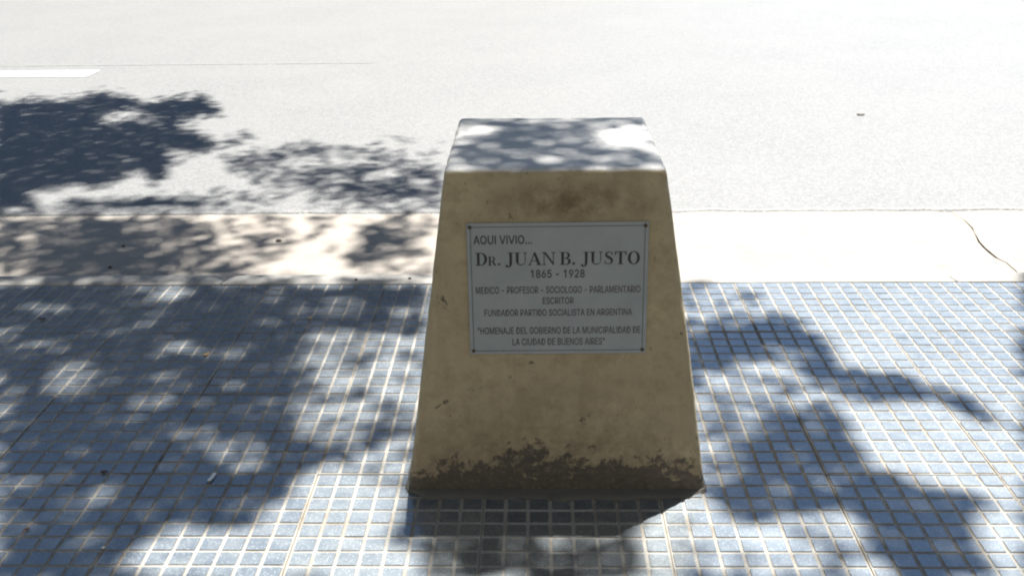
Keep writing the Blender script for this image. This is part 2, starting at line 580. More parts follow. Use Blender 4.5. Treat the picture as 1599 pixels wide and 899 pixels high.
M_WALL = mat_simple('ochre_plaster', (0.24, 0.225, 0.195), (0.31, 0.29, 0.25), 3)
M_PLINTH = mat_simple('plinth_stone', (0.16, 0.145, 0.12), (0.24, 0.22, 0.19), 9)
M_DOOR = mat_simple('brown_door', (0.09, 0.05, 0.03), (0.13, 0.08, 0.05), 9)
M_GLASS = mat_plain('dark_window_glass', (0.03, 0.035, 0.04), 0.08)
box('wall', -8.0, 8.0, -7.0, 0.0, -0.1, 10.9, M_WALL, house)
box('plinth', -8.02, 8.02, -0.5, 0.04, -0.1, 0.55, M_PLINTH, house)
box('cornice', -8.15, 8.15, -7.1, 0.22, 10.9, 11.25, M_PLINTH, house)
for xx in (-5.6, -2.4, 2.4, 5.6):
    for z0 in (1.1, 4.5, 7.9):
        w_ = box('window', xx - 0.6, xx + 0.6, -0.2, 0.03, z0, z0 + 1.9, M_DOOR, house)
        box('pane', xx - 0.5, xx - 0.03, 0.0, 0.036, z0 + .1, z0 + 1.8, M_GLASS, w_)
        box('pane', xx + 0.03, xx + 0.5, 0.0, 0.036, z0 + .1, z0 + 1.8, M_GLASS, w_)
        box('sill', xx - 0.7, xx + 0.7, -0.1, 0.14, z0 - 0.09, z0 - 0.003, M_PLINTH, w_)
dr_ = box('door', -0.55, 0.55, -0.2, 0.045, -0.05, 2.45, M_DOOR, house)
box('handle', 0.38, 0.42, 0.045, 0.10, 1.0, 1.25, M_SCREW, dr_)

# unseen house added across the road: blocks sky, darkens reflections in the left tiles
house2 = empty('house', (-13.0, 17.5, Z_ROAD))
tag(house2, 'unseen grey house across the road beyond the top left of the picture, added to darken reflections', 'house')
M_WALL2 = mat_simple('grey_plaster', (0.17, 0.17, 0.17), (0.24, 0.235, 0.23), 2)
box('wall', -13.0, 14.5, 0.0, 9.0, 0.0, 8.2, M_WALL2, house2)
box('cornice', -13.2, 14.7, -0.3, 9.2, 8.2, 8.6, M_PLINTH, house2)
for xx in range(-11, 14, 3):
    for z0 in (1.0, 4.8):
        w_ = box('window', xx - 0.65, xx + 0.65, -0.03, 0.2, z0, z0 + 2.0, M_DOOR, house2)
        box('pane', xx - 0.55, xx - 0.03, -0.036, 0.0, z0 + .1, z0 + 1.9, M_GLASS, w_)
        box('pane', xx + 0.03, xx + 0.55, -0.036, 0.0, z0 + .1, z0 + 1.9, M_GLASS, w_)

# ------------------------------------------------------------------ the monument
HT = 0.755
B0, B1 = (-0.296, 2.003), (0.387, 2.60)      # base rectangle
T0, T1 = (-0.187, 2.036), (0.269, 2.508)     # top rectangle
mloc = Vector(((B0[0] + B1[0]) / 2, B0[1], 0.0))
mon = empty('monument', mloc)
tag(mon, 'squat tapered concrete block in stained beige paint standing on the pavement', 'monument')
chips = []


def body_mesh():
    nx, ny, nz = 64, 56, 78
    bm = bmesh.new()
    hx, hy, hz, r = 0.3, 0.26, 0.38, 0.013

    def coords(n):
        c = np.linspace(-1, 1, n + 1)
        return np.sign(c) * (1 - (1 - np.abs(c)) ** 1.35)
    cx_, cy_, cz_ = coords(nx), coords(ny), coords(nz)
    vmap = {}

    def V(i, j, k):
        key = (i, j, k)
        if key in vmap:
            return vmap[key]
        p = np.array([cx_[i] * hx, cy_[j] * hy, cz_[k] * hz])
        inn = np.clip(p, [-hx + r, -hy + r, -hz], [hx - r, hy - r, hz - r])
        d = p - inn
        L = np.linalg.norm(d)
        n_ = d / L if L > 1e-9 else np.zeros(3)
        p = inn + n_ * r if L > 1e-9 else p
        u_, v_, w_ = (p[0] / hx + 1) / 2, (p[1] / hy + 1) / 2, (p[2] / hz + 1) / 2
        # taper, slightly bellied on the right hand side
        wx = w_
        xl = B0[0] + (T0[0] - B0[0]) * wx
        xr = B1[0] + (T1[0] - B1[0]) * (wx - 0.03 * math.sin(math.pi * wx))
        yn = B0[1] + (T0[1] - B0[1]) * w_
        yf = B1[1] + (T1[1] - B1[1]) * w_
        q = Vector((xl + (xr - xl) * u_, yn + (yf - yn) * v_, HT * w_))
        # uneven trowelled surface and battered arrises
        sgn = Vector((-1 if u_ < .5 else 1, -1 if v_ < .5 else 1, 1))
        ex = min(u_, 1 - u_) * .55; ey = min(v_, 1 - v_) * .5; ez = (1 - w_) * .75
        a = 0.0010 * n1(q.x * 9, q.y * 9, q.z * 9) + 0.0008 * n1(q.x * 30, q.y * 30, q.z * 30)
        near = sorted((ex, ey, ez))
        wear = max(0, 1 - near[1] / 0.022) * (max(0.0, noise.noise(q * 23) - 0.1) * 0.004 + max(0.0, noise.noise(q * 9) - 0.25) * 0.002)
        if ex < 0.004: q.x += sgn.x * a
        if ey < 0.004: q.y += sgn.y * a
        if ez < 0.004: q.z += a
        q.x -= sgn.x * wear * (ex < .03)
        q.y -= sgn.y * wear * (ey < .03)
        q.z -= wear * (ez < .03)
        if v_ < 0.12:
            for (hx_, hz_, rr) in chips:
                dd = math.hypot(q.x - hx_, (q.z - hz_) * 1.3)
                if dd < rr * 1.6:
                    q.y += 0.008 * (1 - dd / (rr * 1.6))
                    q.z -= 0.007 * (1 - dd / (rr * 1.6))
        vmap[key] = bm.verts.new(q - mloc)
        return vmap[key]
    for i in range(nx):
        for k in range(nz):
            bm.faces.new((V(i, 0, k), V(i + 1, 0, k), V(i + 1, 0, k + 1), V(i, 0, k + 1)))
            bm.faces.new((V(i, ny, k), V(i, ny, k + 1), V(i + 1, ny, k + 1), V(i + 1, ny, k)))
    for j in range(ny):
        for k in range(nz):
            bm.faces.new((V(0, j, k), V(0, j, k + 1), V(0, j + 1, k + 1), V(0, j + 1, k)))
            bm.faces.new((V(nx, j, k), V(nx, j + 1, k), V(nx, j + 1, k + 1), V(nx, j, k + 1)))
    for i in range(nx):
        for j in range(ny):
            bm.faces.new((V(i, j, nz), V(i + 1, j, nz), V(i + 1, j + 1, nz), V(i, j + 1, nz)))
    me = bpy.data.meshes.new('body')
    bm.to_mesh(me); bm.free()
    me.polygons.foreach_set('use_smooth', [True] * len(me.polygons))
    return me


link('body', body_mesh(), M_BODY, mon)

# mortar bed squeezed out round the foot
v, f = [], []
ring = []
N = 40
per = []
for i in range(N): per.append((B0[0] + (B1[0] - B0[0]) * i / N, B0[1], 0, -1))
for i in range(N): per.append((B1[0], B0[1] + (B1[1] - B0[1]) * i / N, 1, 0))
for i in range(N): per.append((B1[0] - (B1[0] - B0[0]) * i / N, B1[1], 0, 1))
for i in range(N): per.append((B0[0], B1[1] - (B1[1] - B0[1]) * i / N, -1, 0))
for (a, b, dx, dy) in per:
    w = 0.026 + 0.014 * n1(a * 9, b * 9, 3) + 0.012 * n1(a * 27, b * 27, 5)
    if dx == 1: w *= 0.10
    if dx == -1: w *= 0.25
    if dy == -1: w *= max(0.1, min(1.0, (a - B0[0]) / 0.06, (B1[0] - a) / 0.06))
    if dy == -1: w *= 1.15
    cxn, cyn = a - mloc.x, b - (B0[1] + B1[1]) / 2
    for (q, zz) in ((-0.015, 0.007), (0.004, 0.0055), (w * .6, 0.004), (w, 0.0012), (w + .002, -0.006)):
        ox = dx * q if dx else (0.0)
        oy = dy * q if dy else (0.0)
        v.append((a + ox - mloc.x, b + oy - mloc.y, zz + 0.0015 * n1(a * 40, b * 40, q * 50)))
n = len(per)
for i in range(n):
    i2 = (i + 1) % n
    for k in range(4):
        f.append((i * 5 + k, i * 5 + k + 1, i2 * 5 + k + 1, i2 * 5 + k))
me = mesh('mortar_bed', v, f, True)
bm = bmesh.new(); bm.from_mesh(me); bmesh.ops.recalc_face_normals(bm, faces=bm.faces)
if sum(fc.normal.z for fc in bm.faces) < 0: bmesh.ops.reverse_faces(bm, faces=bm.faces)
bm.to_mesh(me); bm.free()
o = link('mortar_bed', me, M_MORTAR, mon)
o['label'] = 'thin grey mortar squeezed out round the foot'

# ------------------------------------------------------------------ the plaque
fu = Vector((1, 0, 0))
fv = Vector((0, T0[1] - B0[1], HT)).normalized()
fn = fu.cross(fv)                            # points to the camera
face_mat = Matrix(((fu.x, fv.x, fn.x, 0), (fu.y, fv.y, fn.y, 0), (fu.z, fv.z, fn.z, 0), (0, 0, 0, 1)))
PC = (0.0472, 0.4936)
PW, PH = 0.382, 0.297
ploc = Vector((0, B0[1], 0)) + fu * PC[0] + fv * PC[1] + fn * 0.0022
roll_p = R(0.35)
plaque = bpy.data.objects.new('plaque', bpy.data.meshes.new('plaque'))
bm = bmesh.new()
bmesh.ops.create_cube(bm, size=1)
bmesh.ops.scale(bm, vec=(PW, PH, 0.003), verts=bm.verts)
bmesh.ops.bevel(bm, geom=[e for e in bm.edges if abs((e.verts[0].co - e.verts[1].co).z) > 0.001], offset=0.003, segments=2, affect='EDGES', profile=0.5)
bmesh.ops.bevel(bm, geom=[e for e in bm.edges if all(v_.co.z > 0.001 for v_ in e.verts)], offset=0.0008, segments=2, affect='EDGES', profile=0.5)
bm.to_mesh(plaque.data); bm.free()
plaque.data.materials.append(M_PLAQUE)
COL.objects.link(plaque)
plaque.parent = mon
plaque.matrix_local = Matrix.Translation(ploc - mloc) @ face_mat @ Matrix.Rotation(roll_p, 4, 'Z')
plaque['label'] = 'grey metal plaque with engraved black lettering'
ZF = 0.0016


def on_plaque(name, v, f, m):
    return link(name, mesh(name, v, f), m, plaque)


# engraved border line, inset
bi, bw = 0.0075, 0.0016
ox_, oy_ = PW / 2 - bi, PH / 2 - bi
rect = [(-ox_, -oy_), (ox_, -oy_), (ox_, oy_), (-ox_, oy_)]
inn = [(-ox_ + bw, -oy_ + bw), (ox_ - bw, -oy_ + bw), (ox_ - bw, oy_ - bw), (-ox_ + bw, oy_ - bw)]
v = [(x, y, ZF + .0002) for x, y in rect + inn]
on_plaque('border', v, [(k, (k + 1) % 4, 4 + (k + 1) % 4, 4 + k) for k in range(4)], M_BORDER)
for sx, sy in ((-1, 1), (1, 1), (-1, -1), (1, -1)):
    v, f = [], []
    prof = [(0.0042, 0.0), (0.0040, .0009), (0.0032, .0017), (0.0018, .0022), (0.0004, .0023)]
    for k in range(14):
        a = 2 * math.pi * k / 14
        for rr, zz in prof:
            v.append((rr * math.cos(a), rr * math.sin(a), zz))
    for k in range(14):
        k2 = (k + 1) % 14
        for q in range(4):
            f.append((k * 5 + q, k2 * 5 + q, k2 * 5 + q + 1, k * 5 + q + 1))
    f.append(tuple(k * 5 + 4 for k in range(14)))
    o = link('screw', mesh('screw', v, f, True), M_SCREW, plaque, (sx * (PW / 2 - 0.0075), sy * (PH / 2 - 0.0085), ZF))

# sans-serif lines
LINES = [
    ('AQUI VIVIO...', -0.1297, -0.0067, 0.6154, 0.5965, 0.0035, M_INK),
    ('1865 - 1928', -0.0095, 0.1046, 0.5387, 0.5208, 0.011, M_INK),
    ('MEDICO - PROFESOR - SOCIOLOGO - PARLAMENTARIO', -0.1278, 0.2234, 0.5013, 0.4859, 0.008, M_INK2),
    ('ESCRITOR', 0.0148, 0.0816, 0.4764, 0.4614, 0.008, M_INK2),
    ('FUNDADOR PARTIDO SOCIALISTA EN ARGENTINA', -0.1106, 0.2067, 0.4494, 0.4343, 0.008, M_INK2),
    ('"HOMENAJE DEL GOBIERNO DE LA MUNICIPALIDAD DE', -0.1264, 0.2256, 0.4084, 0.3925, 0.008, M_INK2),
    ('LA CIUDAD DE BUENOS AIRES"', -0.0513, 0.1489, 0.3823, 0.3661, 0.008, M_INK2),
]


